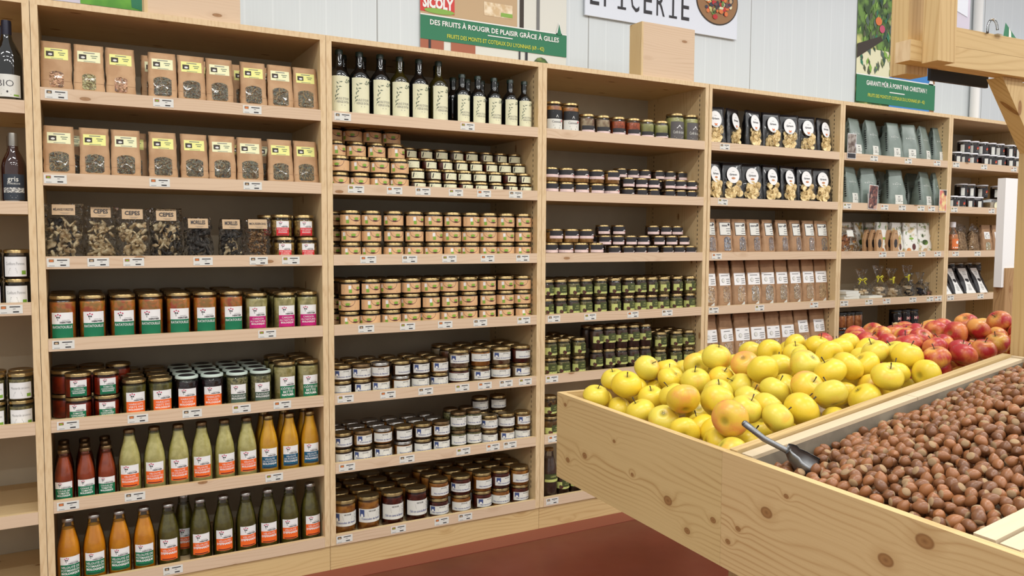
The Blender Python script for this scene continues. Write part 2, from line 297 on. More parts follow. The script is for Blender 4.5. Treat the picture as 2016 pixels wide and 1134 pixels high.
def wall_mat():
    m, t, b = newmat('wall_panel'); tc = t.nodes.new('ShaderNodeTexCoord'); sp = t.nodes.new('ShaderNodeSeparateXYZ'); t.links.new(tc.outputs['Object'], sp.inputs[0])
    x = sp.outputs[0]
    def line(period, shift, w):
        f = mth(t, 'FRACT', mth(t, 'DIVIDE', mth(t, 'SUBTRACT', x, shift), period))
        return mth(t, 'LESS_THAN', mth(t, 'MULTIPLY', mth(t, 'MINIMUM', f, mth(t, 'SUBTRACT', 1.0, f)), period), w)
    j = line(1.25, 0.179, 0.0035); s = line(0.125, 0.05, 0.004)
    mp = nd(t, 'ShaderNodeMapping'); mp.inputs['Scale'].default_value = (60, 1, 1.2); t.links.new(tc.outputs['Object'], mp.inputs[0])
    n1 = nd(t, 'ShaderNodeTexNoise'); n1.inputs['Scale'].default_value = 2; t.links.new(mp.outputs[0], n1.inputs['Vector'])
    col = mix(t, n1.outputs[0], srgb((201, 208, 212)), srgb((211, 218, 222)))
    col = mix(t, mth(t, 'MULTIPLY', s, 0.35), col, srgb((226, 232, 235)))
    col = mix(t, j, col, srgb((150, 152, 152)))
    t.links.new(col, b.inputs['Base Color']); b.inputs['Roughness'].default_value = 0.35
wall_mat()
speckle('back_laminate', (192, 182, 160), (184, 174, 152), 5, 0.6, 0)
# ------------------------------------------------------------------ mesh building
class MB:
    def __init__(s): s.v = []; s.f = []; s.m = []; s.sm = []; s.names = []
    def mi(s, n):
        if n not in s.names: s.names.append(n)
        return s.names.index(n)
    def add(s, vs, fs, mat, smooth=False):
        o = len(s.v); k = s.mi(mat); s.v += [tuple(v) for v in vs]
        for f in fs: s.f.append([i+o for i in f]); s.m.append(k); s.sm.append(smooth)
    def box(s, x0, x1, y0, y1, z0, z1, mat, mats=None):
        vs = [(x, y, z) for z in (z0, z1) for y in (y0, y1) for x in (x0, x1)]
        fs = dict(bottom=(0, 2, 3, 1), top=(4, 5, 7, 6), front=(0, 1, 5, 4), back=(2, 6, 7, 3), left=(0, 4, 6, 2), right=(1, 3, 7, 5))
        for k, f in fs.items(): s.add(vs, [], mat); s.v = s.v[:-8]; s.add([vs[i] for i in f], [(0, 1, 2, 3)], (mats or {}).get(k, mat))
    def lathe(s, prof, mat, seg=24, smooth=True, c=(0, 0, 0)):
        vs = []; fs = []; rings = []
        for r, z in prof:
            if r < 1e-6: rings.append([len(vs)]); vs.append((c[0], c[1], c[2]+z))
            else:
                rings.append(list(range(len(vs), len(vs)+seg)))
                vs += [(c[0]+r*math.cos(2*PI*i/seg), c[1]+r*math.sin(2*PI*i/seg), c[2]+z) for i in range(seg)]
        for a, b in zip(rings, rings[1:]):
            for i in range(seg):
                j = (i+1) % seg
                if len(a) == 1 and len(b) == 1: continue
                if len(a) == 1: fs.append((a[0], b[j], b[i]))
                elif len(b) == 1: fs.append((a[i], a[j], b[0]))
                else: fs.append((a[i], a[j], b[j], b[i]))
        s.add(vs, fs, mat, smooth)
    def tube(s, pts, r, mat, seg=8, radii=None):
        P = [Vector(p) for p in pts]; vs = []; fs = []
        for i, p in enumerate(P):
            d = (P[min(i+1, len(P)-1)]-P[max(i-1, 0)]).normalized(); a = d.orthogonal().normalized(); b = d.cross(a)
            if i and abs(a.dot(pa)) < 0.999:
                a = (pa-d*pa.dot(d)).normalized(); b = d.cross(a)
            pa = a; rr = radii[i] if radii else r
            vs += [p+a*rr*math.cos(2*PI*k/seg)+b*rr*math.sin(2*PI*k/seg) for k in range(seg)]
        for i in range(len(P)-1):
            for k in range(seg):
                j = (k+1) % seg; fs.append((i*seg+k, i*seg+j, (i+1)*seg+j, (i+1)*seg+k))
        fs.append(tuple(range(seg))[::-1]); fs.append(tuple((len(P)-1)*seg+k for k in range(seg)))
        s.add(vs, fs, mat, True)
    def mesh(s, name):
        me = bpy.data.meshes.new(name); me.from_pydata(s.v, [], s.f)
        for n in s.names: me.materials.append(MAT[n])
        me.polygons.foreach_set('material_index', s.m); me.polygons.foreach_set('use_smooth', s.sm); me.update()
        return me
def lathe_mesh(name, prof, mat, seg=24):
    b = MB(); b.lathe(prof, mat, seg); me = b.mesh(name)
    try: me.set_sharp_from_angle(angle=0.7)
    except Exception: pass
    return me

_glyph = {}
def glyphs(text, bold=0.0):
    k = (text, bold)
    if k not in _glyph:
        cu = bpy.data.curves.new('t', 'FONT'); cu.body = text; cu.size = 1; cu.resolution_u = 2; cu.offset = bold; cu.fill_mode = 'FRONT'
        ob = bpy.data.objects.new('t', cu); COL.objects.link(ob)
        bpy.context.view_layer.update()
        dg = bpy.context.evaluated_depsgraph_get(); me = bpy.data.meshes.new_from_object(ob.evaluated_get(dg))
        vs = [(v.co.x, v.co.y) for v in me.vertices]; fs = [tuple(p.vertices) for p in me.polygons]
        bpy.data.objects.remove(ob); bpy.data.curves.remove(cu); bpy.data.meshes.remove(me)
        x0 = min(v[0] for v in vs); x1 = max(v[0] for v in vs); y0 = min(v[1] for v in vs); y1 = max(v[1] for v in vs)
        _glyph[k] = ([(v[0]-x0, v[1]) for v in vs], fs, x1-x0, 0.73)
    return _glyph[k]
def on_cyl(r): return lambda x, z, o: ((r+o)*math.sin(x/r), -(r+o)*math.cos(x/r), z)
def on_flat(y=0.0): return lambda x, z, o: (x, y-o, z)
class Decal:
    """flat artwork laid on a surface given by fn(x, z, offset)"""
    def __init__(s, fn, d=0.0004): s.b = MB(); s.fn = fn; s.d = d
    def grid(s, x0, z0, x1, z1, mat, L=1, nx=1, nz=1):
        vs = [s.fn(x0+(x1-x0)*i/nx, z0+(z1-z0)*j/nz, L*s.d) for j in range(nz+1) for i in range(nx+1)]
        fs = [(j*(nx+1)+i, j*(nx+1)+i+1, (j+1)*(nx+1)+i+1, (j+1)*(nx+1)+i) for j in range(nz) for i in range(nx)]
        s.b.add(vs, fs, mat, nx > 1); return s
    def poly(s, pts, mat, L=2):
        s.b.add([s.fn(x, z, L*s.d) for x, z in pts], [tuple(range(len(pts)))], mat); return s
    def fan(s, pts, mat, L=2, rings=1):
        cx = sum(p[0] for p in pts)/len(pts); cz = sum(p[1] for p in pts)/len(pts); n = len(pts)
        vs = [s.fn(cx, cz, L*s.d)]; fs = [(0, 1+i, 1+(i+1) % n) for i in range(n)]
        for r in range(1, rings+1): vs += [s.fn(cx+(x-cx)*r/rings, cz+(z-cz)*r/rings, L*s.d) for x, z in pts]
        for r in range(1, rings): o = 1+(r-1)*n; fs += [(o+i, o+n+i, o+n+(i+1) % n, o+(i+1) % n) for i in range(n)]
        s.b.add(vs, fs, mat, rings > 1); return s
    def disc(s, cx, cz, rx, rz, mat, L=2, n=20, a0=0, a1=2*PI):
        return s.fan([(cx+rx*math.cos(a0+(a1-a0)*i/n), cz+rz*math.sin(a0+(a1-a0)*i/n)) for i in range(n if a1-a0 > 6.2 else n+1)], mat, L)
    def text(s, t, cx, z, h, mat, L=3, bold=0.0, w=None, left=False, rot=0.0):
        vs, fs, tw, th = glyphs(t, bold); k = h/th; kx = (w/tw) if w else k; W = tw*kx
        x0 = cx if left else cx-W/2; ca, sa = math.cos(rot), math.sin(rot)
        pts = [((x*kx)+x0, y*k+z) for x, y in vs]
        if rot: pts = [(cx+(x-cx)*ca-(zz-z)*sa, z+(x-cx)*sa+(zz-z)*ca) for x, zz in pts]
        s.b.add([s.fn(x, zz, L*s.d) for x, zz in pts], fs, mat); return s
    def bars(s, x0, x1, z0, z1, n, mat, L=3, seed=1, fill=0.45):
        r = random.Random(seed); h = (z1-z0)/n
        for i in range(n):
            w = (x1-x0)*r.uniform(0.55, 1.0); c = (x0+x1)/2; s.grid(c-w/2, z0+h*i+h*(1-fill)/2, c+w/2, z0+h*i+h*(1+fill)/2, mat, L)
        return s
    def mesh(s, n): return s.b.mesh(n)

# ------------------------------------------------------------------ measured positions (metres): shelf, depth, x of each item
ROWS = {
'herb1':(1,0.05,[0.051, 0.154, 0.254, 0.404, 0.507, 0.609, 0.739, 0.845, 0.948]),
'herb2':(2,0.05,[0.049, 0.167, 0.271, 0.399, 0.511, 0.615, 0.721, 0.842, 0.945]),
'mush':(3,0.06,[0.061, 0.182, 0.289, 0.407, 0.522, 0.647, 0.75]),
'chick_low':(3,0.06,[0.858, 0.957]),
'chick_up':(3,0.07,[0.852, 0.938]),
'rata':(4,0.06,[0.047, 0.146, 0.249, 0.345, 0.445, 0.543, 0.644]),
'cardon':(4,0.06,[0.742, 0.859, 0.957]),
'tom':(5,0.06,[0.091, 0.186]),
'tomb':(5,0.12,[0.028]),
'harv':(5,0.06,[0.28, 0.374]),
'harr':(5,0.06,[0.47, 0.565]),
'flag':(5,0.06,[0.662, 0.754]),
'bett':(5,0.06,[0.856, 0.952]),
'coulis':(6,0.065,[0.039, 0.103, 0.174]),
'courg':(6,0.065,[0.258, 0.347, 0.435, 0.521, 0.609, 0.695]),
'potir':(6,0.065,[0.783, 0.872, 0.961]),
'potim':(7,0.065,[0.034, 0.126, 0.213, 0.303]),
'epin':(7,0.065,[0.391, 0.513, 0.607, 0.696, 0.783, 0.87, 0.959]),
'epinb':(7,0.16,[0.459]),
'huile':(1,0.06,[1.098, 1.187, 1.28, 1.37, 1.461, 1.556]),
'huiles':(1,0.06,[1.672, 1.753, 1.837, 1.924, 2.001]),
'k1':(2,0.065,[1.113, 1.188, 1.28, 1.354]),
'w1':(2,0.062,[1.459, 1.542, 1.627, 1.7, 1.777, 1.858, 1.936, 2.011]),
's3':(3,0.065,[1.143, 1.234, 1.338, 1.435, 1.538, 1.632, 1.727, 1.821, 1.915, 2.009]),
's4':(4,0.065,[1.134, 1.229, 1.325, 1.421, 1.513, 1.607, 1.707, 1.804, 1.902, 2.003]),
's5l':(5,0.065,[1.102, 1.183, 1.272, 1.37, 1.465, 1.559]),
's5r':(5,0.068,[1.66, 1.772, 1.882, 1.997]),
's6l':(6,0.065,[1.099, 1.189, 1.283, 1.379, 1.474, 1.567]),
's6t':(6,0.06,[1.655, 1.734]),
's6r':(6,0.062,[1.817, 1.911, 2.005]),
's6b':(6,0.16,[1.817, 1.916]),
's7t':(7,0.075,[1.108, 1.217, 1.331, 1.447]),
's7l':(7,0.075,[1.559, 1.674, 1.789, 1.883, 1.997]),
'b3a':(1,0.07,[2.169, 2.264]),
'b3b':(1,0.07,[2.366, 2.461, 2.557, 2.653, 2.742, 2.837]),
'b3c':(1,0.07,[2.941, 3.05]),
'b3d':(2,0.065,[2.158, 2.237, 2.328, 2.423, 2.52]),
'b3e':(2,0.065,[2.622, 2.708, 2.788]),
'b3f':(2,0.065,[2.899, 2.987, 3.073]),
'b3g':(2,0.15,[2.641, 2.713, 2.794, 2.911, 2.998, 3.078]),
'b3h':(3,0.065,[2.157, 2.236, 2.33, 2.424]),
'b3h2':(3,0.1,[2.201, 2.296, 2.387]),
'b3i':(3,0.065,[2.539, 2.627, 2.707, 2.788]),
'b3j':(3,0.065,[2.898, 2.987, 3.071]),
'b3i2':(3,0.09,[2.497, 2.58, 2.662, 2.745]),
'b3j2':(3,0.09,[2.849, 2.937, 3.022]),
'b3k':(3,0.15,[2.509, 2.607, 2.835, 2.923, 2.998]),
'b3l':(4,0.06,[2.146, 2.209, 2.281, 2.363, 2.454, 2.543, 2.632, 2.712, 2.783, 2.866, 2.957, 3.054]),
'b3m':(5,0.06,[2.155, 2.233, 2.326]),
'b3n':(5,0.06,[2.442, 2.522, 2.597, 2.665, 2.738]),
'b3o':(5,0.06,[2.851, 2.961, 3.053]),
'b3p':(6,0.06,[2.159, 2.253, 2.348]),
'b3q':(7,0.06,[2.159]),
'b3r':(7,0.07,[2.241, 2.321]),
'cr1':(1,0.07,[3.239, 3.368, 3.501, 3.654, 3.803, 3.962, 4.099]),
'cr2':(2,0.07,[3.247, 3.397, 3.563, 3.714, 3.866, 4.018, 4.134]),
'kb3':(3,0.08,[3.254, 3.373, 3.475, 3.583, 3.698, 3.812, 3.91, 4.016, 4.146]),
'kb4':(4,0.08,[3.243, 3.339, 3.464, 3.577, 3.696, 3.823, 3.935, 4.037, 4.15]),
'kb5':(5,0.08,[3.248, 3.344, 3.454, 3.579, 3.69, 3.8, 3.969, 4.126]),
'cf1':(1,0.08,[4.378, 4.527, 4.746, 4.937, 5.08, 5.256]),
'cf2':(2,0.08,[4.364, 4.503, 4.787, 5.087, 5.275]),
'cf2b':(2,0.2,[4.818, 5.138]),
'box5':(3,0.08,[4.617, 4.799]),
'pr5':(3,0.1,[4.77, 4.926, 5.043, 5.162]),
'fr5':(3,0.08,[4.369]),
'wb5':(4,0.1,[4.394]),
'rib5':(4,0.1,[4.614, 4.714, 4.806, 4.911]),
'dk5':(4,0.1,[5.012, 5.109]),
'sm5':(4,0.1,[5.192, 5.286]),
'j5a':(5,0.07,[4.308, 4.37, 4.447]),
'j5b':(5,0.08,[4.523, 4.597, 4.672, 4.754]),
'j5c':(5,0.1,[4.875, 4.965, 5.05]),
'j5d':(5,0.08,[5.097, 5.174, 5.247]),
'b6a':(1,0.08,[5.425, 5.517, 5.611, 5.749, 5.841, 5.94, 6.054, 6.144]),
'b6b':(1,0.2,[5.615, 5.717, 5.827, 5.926, 6.027, 6.175, 6.28]),
'b6c':(2,0.08,[5.405, 5.485, 5.591, 5.692]),
'b6d':(2,0.2,[5.635, 5.725, 5.879, 6.068]),
'b6e':(3,0.08,[5.43, 5.546, 5.713]),
'b6f':(3,0.1,[5.844, 5.969]),
'b6g':(4,0.08,[5.438, 5.578, 5.722, 5.869]),
}
TAGS = {
(1, 1):[0.05, 0.401, 0.726],
(1, 2):[0.039, 0.382, 0.723],
(1, 3):[0.04, 0.168, 0.286, 0.531, 0.742, 0.87],
(1, 4):[0.048, 0.771],
(1, 5):[0.055, 0.287, 0.48, 0.666, 0.828],
(1, 6):[0.047, 0.27, 0.791],
(1, 7):[0.398],
(2, 1):[1.093, 1.672],
(2, 2):[1.148, 1.321, 1.454, 1.614, 1.757, 1.924],
(2, 3):[1.2, 1.39, 1.582, 1.776, 1.964],
(2, 4):[1.189, 1.379, 1.561, 1.739, 1.972],
(2, 5):[1.095, 1.286, 1.465, 1.647, 1.764, 1.877, 1.982],
(2, 6):[1.099, 1.374, 1.653, 1.808, 1.9],
(2, 7):[1.085, 1.332, 1.543, 1.663],
(3, 4):[2.142, 2.356, 2.623, 2.85],
(3, 5):[2.133],
(3, 6):[2.15],
(3, 7):[2.141],
(4, 1):[3.233],
(4, 2):[3.227],
(4, 3):[3.191],
(4, 4):[3.177, 3.525, 3.974],
(5, 1):[4.475, 4.809, 5.107],
(5, 2):[4.242, 4.591, 4.765, 4.956, 5.067],
(5, 3):[4.588, 4.772, 4.984, 5.15],
(5, 4):[4.242, 4.472, 4.643, 4.907, 5.087, 5.174],
(6, 1):[5.315, 5.631, 5.99],
(6, 2):[5.313, 5.742],
(6, 3):[5.347, 5.597],
(6, 4):[5.312, 5.653],
}
APPLES = '0.1,0.06,0.981,0.041,0;0.152,0.057,1.035,0.038,0;0.058,0.115,1.005,0.0388,0;0.119,0.17,1.042,0.0436,0;0.219,0.061,1.001,0.0423,0;0.267,0.059,1.06,0.0398,0;0.107,0.156,0.965,0.041,0;0.081,0.287,0.993,0.0412,0;0.296,0.06,0.99,0.041,0;0.339,0.057,1.05,0.038,0;0.155,0.233,1.013,0.038,0;0.088,0.376,0.99,0.0396,0;0.41,0.057,1.042,0.0382,0;0.307,0.118,1.039,0.038,0;0.26,0.173,1.043,0.038,0;0.162,0.313,1.035,0.038,0;0.111,0.423,1.048,0.0424,0;0.069,0.482,0.984,0.038,0;0.394,0.122,1.068,0.038,0;0.48,0.06,1.066,0.041,0;0.146,0.447,0.982,0.041,0;0.294,0.243,1.052,0.0419,0;0.393,0.212,1.105,0.043,0;0.367,0.264,1.054,0.0384,0;0.132,0.522,0.986,0.041,0;0.268,0.366,1.042,0.0396,0;0.207,0.434,1.036,0.0455,0;0.081,0.623,1.046,0.043,0;0.083,0.582,0.979,0.0407,0;0.409,0.308,1.097,0.0398,0;0.341,0.361,1.052,0.038,0;0.275,0.473,1.046,0.038,0;0.152,0.595,1.055,0.038,0;0.379,0.407,1.098,0.0416,0;0.346,0.485,1.063,0.0398,0;0.223,0.586,1.049,0.038,0;0.593,0.207,1.107,0.0388,0;0.156,0.606,0.982,0.041,0;0.492,0.349,1.091,0.041,0;0.603,0.124,1.089,0.041,0;0.433,0.437,1.051,0.041,0;0.481,0.451,1.111,0.0427,0;0.388,0.549,1.079,0.0426,0;0.651,0.252,1.106,0.038,0;0.574,0.355,1.106,0.038,0;0.701,0.201,1.117,0.038,0;0.715,0.277,1.127,0.038,0;0.641,0.384,1.119,0.041,0;0.462,0.548,1.11,0.0415,0;0.353,0.649,1.084,0.0397,0;0.54,0.534,1.115,0.0421,0;0.711,0.358,1.128,0.038,0;0.507,0.55,1.046,0.041,0;0.573,0.586,1.066,0.041,0;0.497,0.626,1.053,0.041,0;0.778,0.4,1.121,0.041,0;0.683,0.497,1.14,0.038,0;0.712,0.439,1.106,0.041,0;0.621,0.521,1.113,0.038,0;0.543,0.649,1.109,0.0396,0;0.756,0.501,1.13,0.041,0;0.654,0.582,1.099,0.038,0;0.716,0.569,1.138,0.0412,0;0.705,0.634,1.1,0.0388,0;0.268,0.646,1.053,0.0429,0;0.324,0.595,1.045,0.038,0;0.192,0.651,1.041,0.038,0;0.617,0.45,1.095,0.038,0;0.777,0.324,1.129,0.041,0;0.846,0.34,1.139,0.0352,1;0.911,0.333,1.149,0.034,1;0.852,0.407,1.141,0.0343,1;0.975,0.325,1.155,0.034,1;0.941,0.39,1.154,0.034,1;0.84,0.475,1.148,0.0388,1;1.011,0.377,1.162,0.034,1;1.075,0.371,1.166,0.034,1;0.926,0.451,1.156,0.034,1;0.864,0.538,1.147,0.034,1;0.784,0.601,1.133,0.0367,1;0.987,0.451,1.173,0.034,1;0.924,0.515,1.149,0.034,1;1.047,0.428,1.178,0.034,1;0.834,0.573,1.1,0.034,1;1.033,0.488,1.153,0.034,1;0.915,0.578,1.141,0.034,1;0.866,0.621,1.138,0.0353,1;0.98,0.516,1.177,0.034,1;1.008,0.547,1.129,0.0353,1;1.039,0.542,1.187,0.034,1;0.975,0.602,1.143,0.034,1;1.037,0.599,1.157,0.034,1;1.162,0.424,1.187,0.034,1;1.106,0.444,1.165,0.034,1;1.152,0.486,1.182,0.034,1;1.089,0.503,1.179,0.034,1;1.215,0.488,1.191,0.034,1;1.131,0.541,1.207,0.034,1;1.092,0.565,1.162,0.034,1;1.094,0.628,1.159,0.034,1;1.15,0.54,1.148,0.034,1;1.193,0.549,1.193,0.034,1;1.146,0.596,1.178,0.034,1;1.255,0.537,1.187,0.034,1;0.058,0.651,0.979,0.038,0;0.218,0.277,1.0,0.038,0;0.358,0.189,1.017,0.038,0;0.445,0.195,1.029,0.038,0;0.442,0.34,1.032,0.038,0;0.526,0.117,1.037,0.038,0;0.518,0.263,1.04,0.038,0;0.519,0.428,1.046,0.038,0;0.594,0.058,1.043,0.038,0;0.596,0.263,1.051,0.038,0;0.679,0.058,1.054,0.038,0;0.755,0.12,1.066,0.038,0;0.822,0.058,1.071,0.038,0;0.823,0.204,1.079,0.038,0;0.901,0.058,1.081,0.038,0;0.905,0.274,1.094,0.038,1;0.982,0.058,1.091,0.038,1;0.977,0.188,1.098,0.038,1;1.058,0.127,1.105,0.038,1;1.058,0.265,1.114,0.038,1;1.126,0.058,1.109,0.038,1;1.12,0.188,1.117,0.038,1;1.136,0.342,1.13,0.038,1;1.208,0.058,1.118,0.038,1;1.204,0.196,1.128,0.038,1;1.196,0.271,1.133,0.038,1;1.211,0.355,1.14,0.038,1;1.211,0.651,1.162,0.038,1;1.285,0.124,1.123,0.038,1;1.285,0.271,1.134,0.038,1;1.281,0.428,1.145,0.038,1;0.053,0.117,0.932,0.038,0;0.053,0.432,0.933,0.038,0;0.136,0.266,0.944,0.038,0;0.216,0.2,0.954,0.038,0;0.22,0.356,0.956,0.038,0;0.219,0.499,0.958,0.038,0;0.219,0.642,0.96,0.038,0;0.284,0.272,0.964,0.038,0;0.298,0.347,0.967,0.038,0;0.298,0.491,0.97,0.038,0;0.284,0.579,0.969,0.038,0;0.356,0.11,0.97,0.038,0;0.363,0.265,0.974,0.038,0;0.373,0.353,0.978,0.038,0;0.369,0.424,0.979,0.038,0;0.367,0.509,0.98,0.038,0;0.357,0.651,0.982,0.038,0;0.447,0.058,0.98,0.038,0;0.439,0.266,0.985,0.038,0;0.44,0.496,0.991,0.038,0;0.451,0.583,0.995,0.038,0;0.518,0.058,0.989,0.038,0;0.522,0.201,0.994,0.038,0;0.509,0.338,0.997,0.038,0;0.591,0.117,1.0,0.038,0;0.594,0.345,1.009,0.038,0;0.595,0.425,1.012,0.038,0;0.596,0.507,1.015,0.038,0;0.592,0.642,1.019,0.038,0;0.674,0.12,1.011,0.038,0;0.662,0.201,1.012,0.038,0;0.676,0.338,1.02,0.038,0;0.67,0.579,1.029,0.038,0;0.741,0.058,1.017,0.038,0;0.736,0.19,1.022,0.038,0;0.755,0.262,1.028,0.038,0;0.747,0.355,1.031,0.038,0;0.749,0.491,1.037,0.038,0;0.746,0.57,1.04,0.038,0;0.754,0.651,1.045,0.038,0;0.828,0.129,1.031,0.038,0;0.826,0.338,1.041,0.038,1;0.824,0.415,1.045,0.038,0;0.825,0.504,1.049,0.038,1;0.889,0.19,1.042,0.038,1;0.908,0.338,1.053,0.038,1;0.896,0.43,1.056,0.038,1;0.904,0.582,1.065,0.038,1;0.975,0.114,1.049,0.038,1;0.968,0.274,1.057,0.038,1;0.984,0.417,1.068,0.038,1;0.967,0.499,1.07,0.038,1;0.966,0.642,1.079,0.038,1;1.059,0.058,1.056,0.038,1;1.055,0.186,1.063,0.038,1;1.04,0.354,1.072,0.038,1;1.051,0.505,1.083,0.038,1;1.053,0.584,1.089,0.038,1;1.126,0.118,1.068,0.038,1;1.125,0.274,1.079,0.038,1;1.118,0.429,1.088,0.038,1;1.202,0.415,1.099,0.038,1;1.198,0.495,1.105,0.038,1;1.195,0.573,1.11,0.038,1;1.275,0.058,1.073,0.038,1;1.272,0.187,1.083,0.038,1;1.285,0.346,1.094,0.038,1;1.285,0.496,1.105,0.038,1;1.277,0.568,1.11,0.038,1;1.28,0.642,1.116,0.038,1'
NVIS = 104; BLUSH = (16, 27, 42); UPR = (0, 1, 13, 22)

# ------------------------------------------------------------------ things and parts
def place(tpl, loc, label, cat, group=None, rz=0.0, rot=None, scale=None):
    """tpl = (name, [(part name, mesh, children)]) - meshes are shared between repeats"""
    name, parts = tpl
    if len(parts) == 1 and parts[0][0] is None:
        o = bpy.data.objects.new(name, parts[0][1])
    else:
        o = bpy.data.objects.new(name, None); o.empty_display_size = 0.03
    COL.objects.link(o); o.location = loc; o.rotation_euler = rot if rot else (0, 0, rz)
    if scale: o.scale = scale
    o['label'] = label; o['category'] = cat
    if group: o['group'] = group
    if parts[0][0] is not None:
        for p in parts:
            c = bpy.data.objects.new(p[0], p[1]); COL.objects.link(c); c.parent = o
            for q in (p[2] if len(p) > 2 else []):
                e = bpy.data.objects.new(q[0], q[1]); COL.objects.link(e); e.parent = c
    return o
def single(name, mesh, loc, label, cat, group=None, rz=0.0, rot=None):
    return place((name, [(None, mesh)]), loc, label, cat, group, rz, rot)
def struct(name, mesh, loc=(0, 0, 0)):
    o = bpy.data.objects.new(name, mesh); COL.objects.link(o); o.location = loc; o['kind'] = 'structure'; return o
ORD = ['zeroth', 'first', 'second', 'third', 'fourth', 'fifth', 'sixth', 'seventh', 'eighth', 'ninth', 'tenth', 'eleventh', 'twelfth', 'thirteenth', 'fourteenth', 'fifteenth', 'sixteenth']
def o_(i): return ORD[i]
UNIT = {0: 'leftmost unit', 1: 'soup-bottle unit', 2: 'olive-oil unit', 3: 'chestnut-spread unit', 4: 'cracker-pouch unit', 5: 'coffee-pouch unit', 6: 'far right unit'}
SHELF = {1: 'top', 2: 'second', 3: 'third', 4: 'fourth', 5: 'fifth', 6: 'sixth', 7: 'bottom'}

# ------------------------------------------------------------------ glass containers
def heritier(r, w, z0, z1, colour, lines, split=0.45):
    d = Decal(on_cyl(r+0.0006)); n = 8; zs = z1-(z1-z0)*split; h = zs-z0
    d.grid(-w/2, zs, w/2, z1, 'white', 1, n); d.grid(-w/2, z0, w/2, zs, colour, 1, n)
    H = z1-zs; cx = -w*0.18; cz = zs+H*0.58; s = min(H, w*0.5)
    for k, (a, b) in enumerate(((0, .28), (-.22, .18), (.22, .2), (-.1, .02), (.12, .0))): d.disc(cx+a*s*0.9, cz+b*s, s*0.075, s*0.085, 'logo_pink' if k < 3 else 'ink', 2, 8)
    d.poly([(cx-.02*w, cz-s*.34), (cx-.008*w, cz-s*.34), (cx+.01*w, cz+s*.1), (cx, cz+s*.1)], 'ink', 2); d.poly([(cx-.02*w, cz-s*.3), (cx-.01*w, cz-s*.3), (cx-.07*w, cz+s*.06), (cx-.085*w, cz+s*.06)], 'ink', 2)
    d.text('conserverie', w*0.16, zs+H*0.30, H*0.10, 'grey_ink', 2, 0, w*0.34); d.text('HERITIER', w*0.15, zs+H*0.08, H*0.15, 'ink', 3, 0.03, w*0.5)
    zz = zs-h*0.10
    for t, k, bold in lines:
        hh = h*k; zz -= hh; W = glyphs(t, bold)[2]*hh/0.73; d.text(t, 0, zz, hh, 'white', 2, bold, min(W, w*0.9)); zz -= h*0.06
    d.grid(-w*0.38, z0+h*0.05, w*0.38, z0+h*0.13, 'dark_green' if colour == 'green_label' else ('maroon' if colour in ('orange_label', 'red_label', 'magenta') else 'ink'), 2, 6)
    return d.mesh('label')
def container(name, outer, fill_top, inner, contents, lid, lid_mat, label, glass='glass', seg=24):
    parts = [('glass_body', lathe_mesh('glass_body', outer, glass, seg))]
    if contents:
        pr = [(0, inner)]
        for r, z in outer:
            if r < 1e-4: continue
            if z > fill_top: break
            pr.append((max(r-0.0022, 0.001), max(z, inner)))
        # close at the fill level
        rl = None
        for (ra, za), (rb, zb) in zip(outer, outer[1:]):
            if za <= fill_top <= zb and zb > za: rl = ra+(rb-ra)*(fill_top-za)/(zb-za)-0.0022
        pr += [(rl or pr[-1][0], fill_top), (0, fill_top)]
        parts.append(('contents', lathe_mesh('contents', pr, contents, seg)))
    if lid:
        if lid_mat == 'lid_green':
            lb_ = MB(); lb_.lathe(lid, lid_mat, seg); zt = lid[-1][1]; lb_.lathe([(lid[1][0]*.72, zt+.0003), (0, zt+.0004)], 'charcoal', seg); parts.append(('lid', lb_.mesh('lid')))
        else: parts.append(('lid', lathe_mesh('lid', lid, lid_mat, seg)))
    if label: parts.append(('label', label))
    return (name, parts)
def jar_prof(r, h, lh=0.012, nr=None, sh=0.012, br=0.006):
    nr = nr or r*0.9; top = h-lh
    return [(0, 0.001), (r-br, 0), (r-br*0.3, br*0.35), (r, br), (r, top-sh-0.004), (r-(r-nr)*0.35, top-sh*0.55), (nr, top-0.003), (nr, h-0.002), (nr-0.002, h-0.002)]
def lid_prof(r, h, lh=0.012): return [(r-0.001, h-lh), (r+0.0006, h-lh+0.001), (r, h-lh+0.003), (r, h-0.003), (r-0.0015, h-0.0005), (r-0.005, h), (r-0.007, h-0.0012), (0, h-0.0008)]
def jar(name, r, h, contents, label, lid='gold', lh=0.012, nr=None, lr=None, fill=None, sh=0.012, seg=24):
    nr = nr or r*0.9; lr = lr or nr+0.003
    return container(name, jar_prof(r, h, lh, nr, sh), fill or (h-lh-sh*0.9), 0.003, contents, lid_prof(lr, h, lh), lid, label, seg=seg)

T = {}
G, O_, W_ = 'green_label', 'orange_label', 'white'
T['rata'] = jar('ratatouille_jar', .0455, .172, 'ratatouille', heritier(.0455, .074, .012, .112, G, [('RATATOUILLE', .17, .01)], .42), nr=.040, lr=.0425)
T['cardon'] = jar('cardoon_jar', .0455, .162, 'cardon', heritier(.0455, .070, .014, .108, 'magenta', [('CARDON', .14, 0), ('AU NATUREL', .14, 0), ('BIOLOGIQUE', .12, .03)], .42), nr=.039, lr=.0415)
T['tom'] = jar('chopped_tomato_jar', .0455, .090, 'tomato', heritier(.0455, .058, .005, .066, G, [('TOMATES', .16, .01), ('CONCASSÉES', .16, .01), ('BIOLOGIQUE', .14, .03)], .42), nr=.043, lr=.0455)
T['harv'] = jar('green_bean_jar', .0455, .140, 'green_beans', heritier(.0455, .072, .006, .094, O_, [('HARICOTS', .15, 0), ('VERTS FINS', .15, 0), ('BIOLOGIQUES', .12, .03)], .4), nr=.040, lr=.043)
T['harr'] = jar('red_bean_jar', .0455, .140, 'red_beans', heritier(.0455, .070, .006, .092, O_, [('HARICOTS', .14, 0), ('ROUGES', .14, 0), ('BIOLOGIQUE', .13, .03)], .36), 'lid_green', nr=.040, lr=.043)
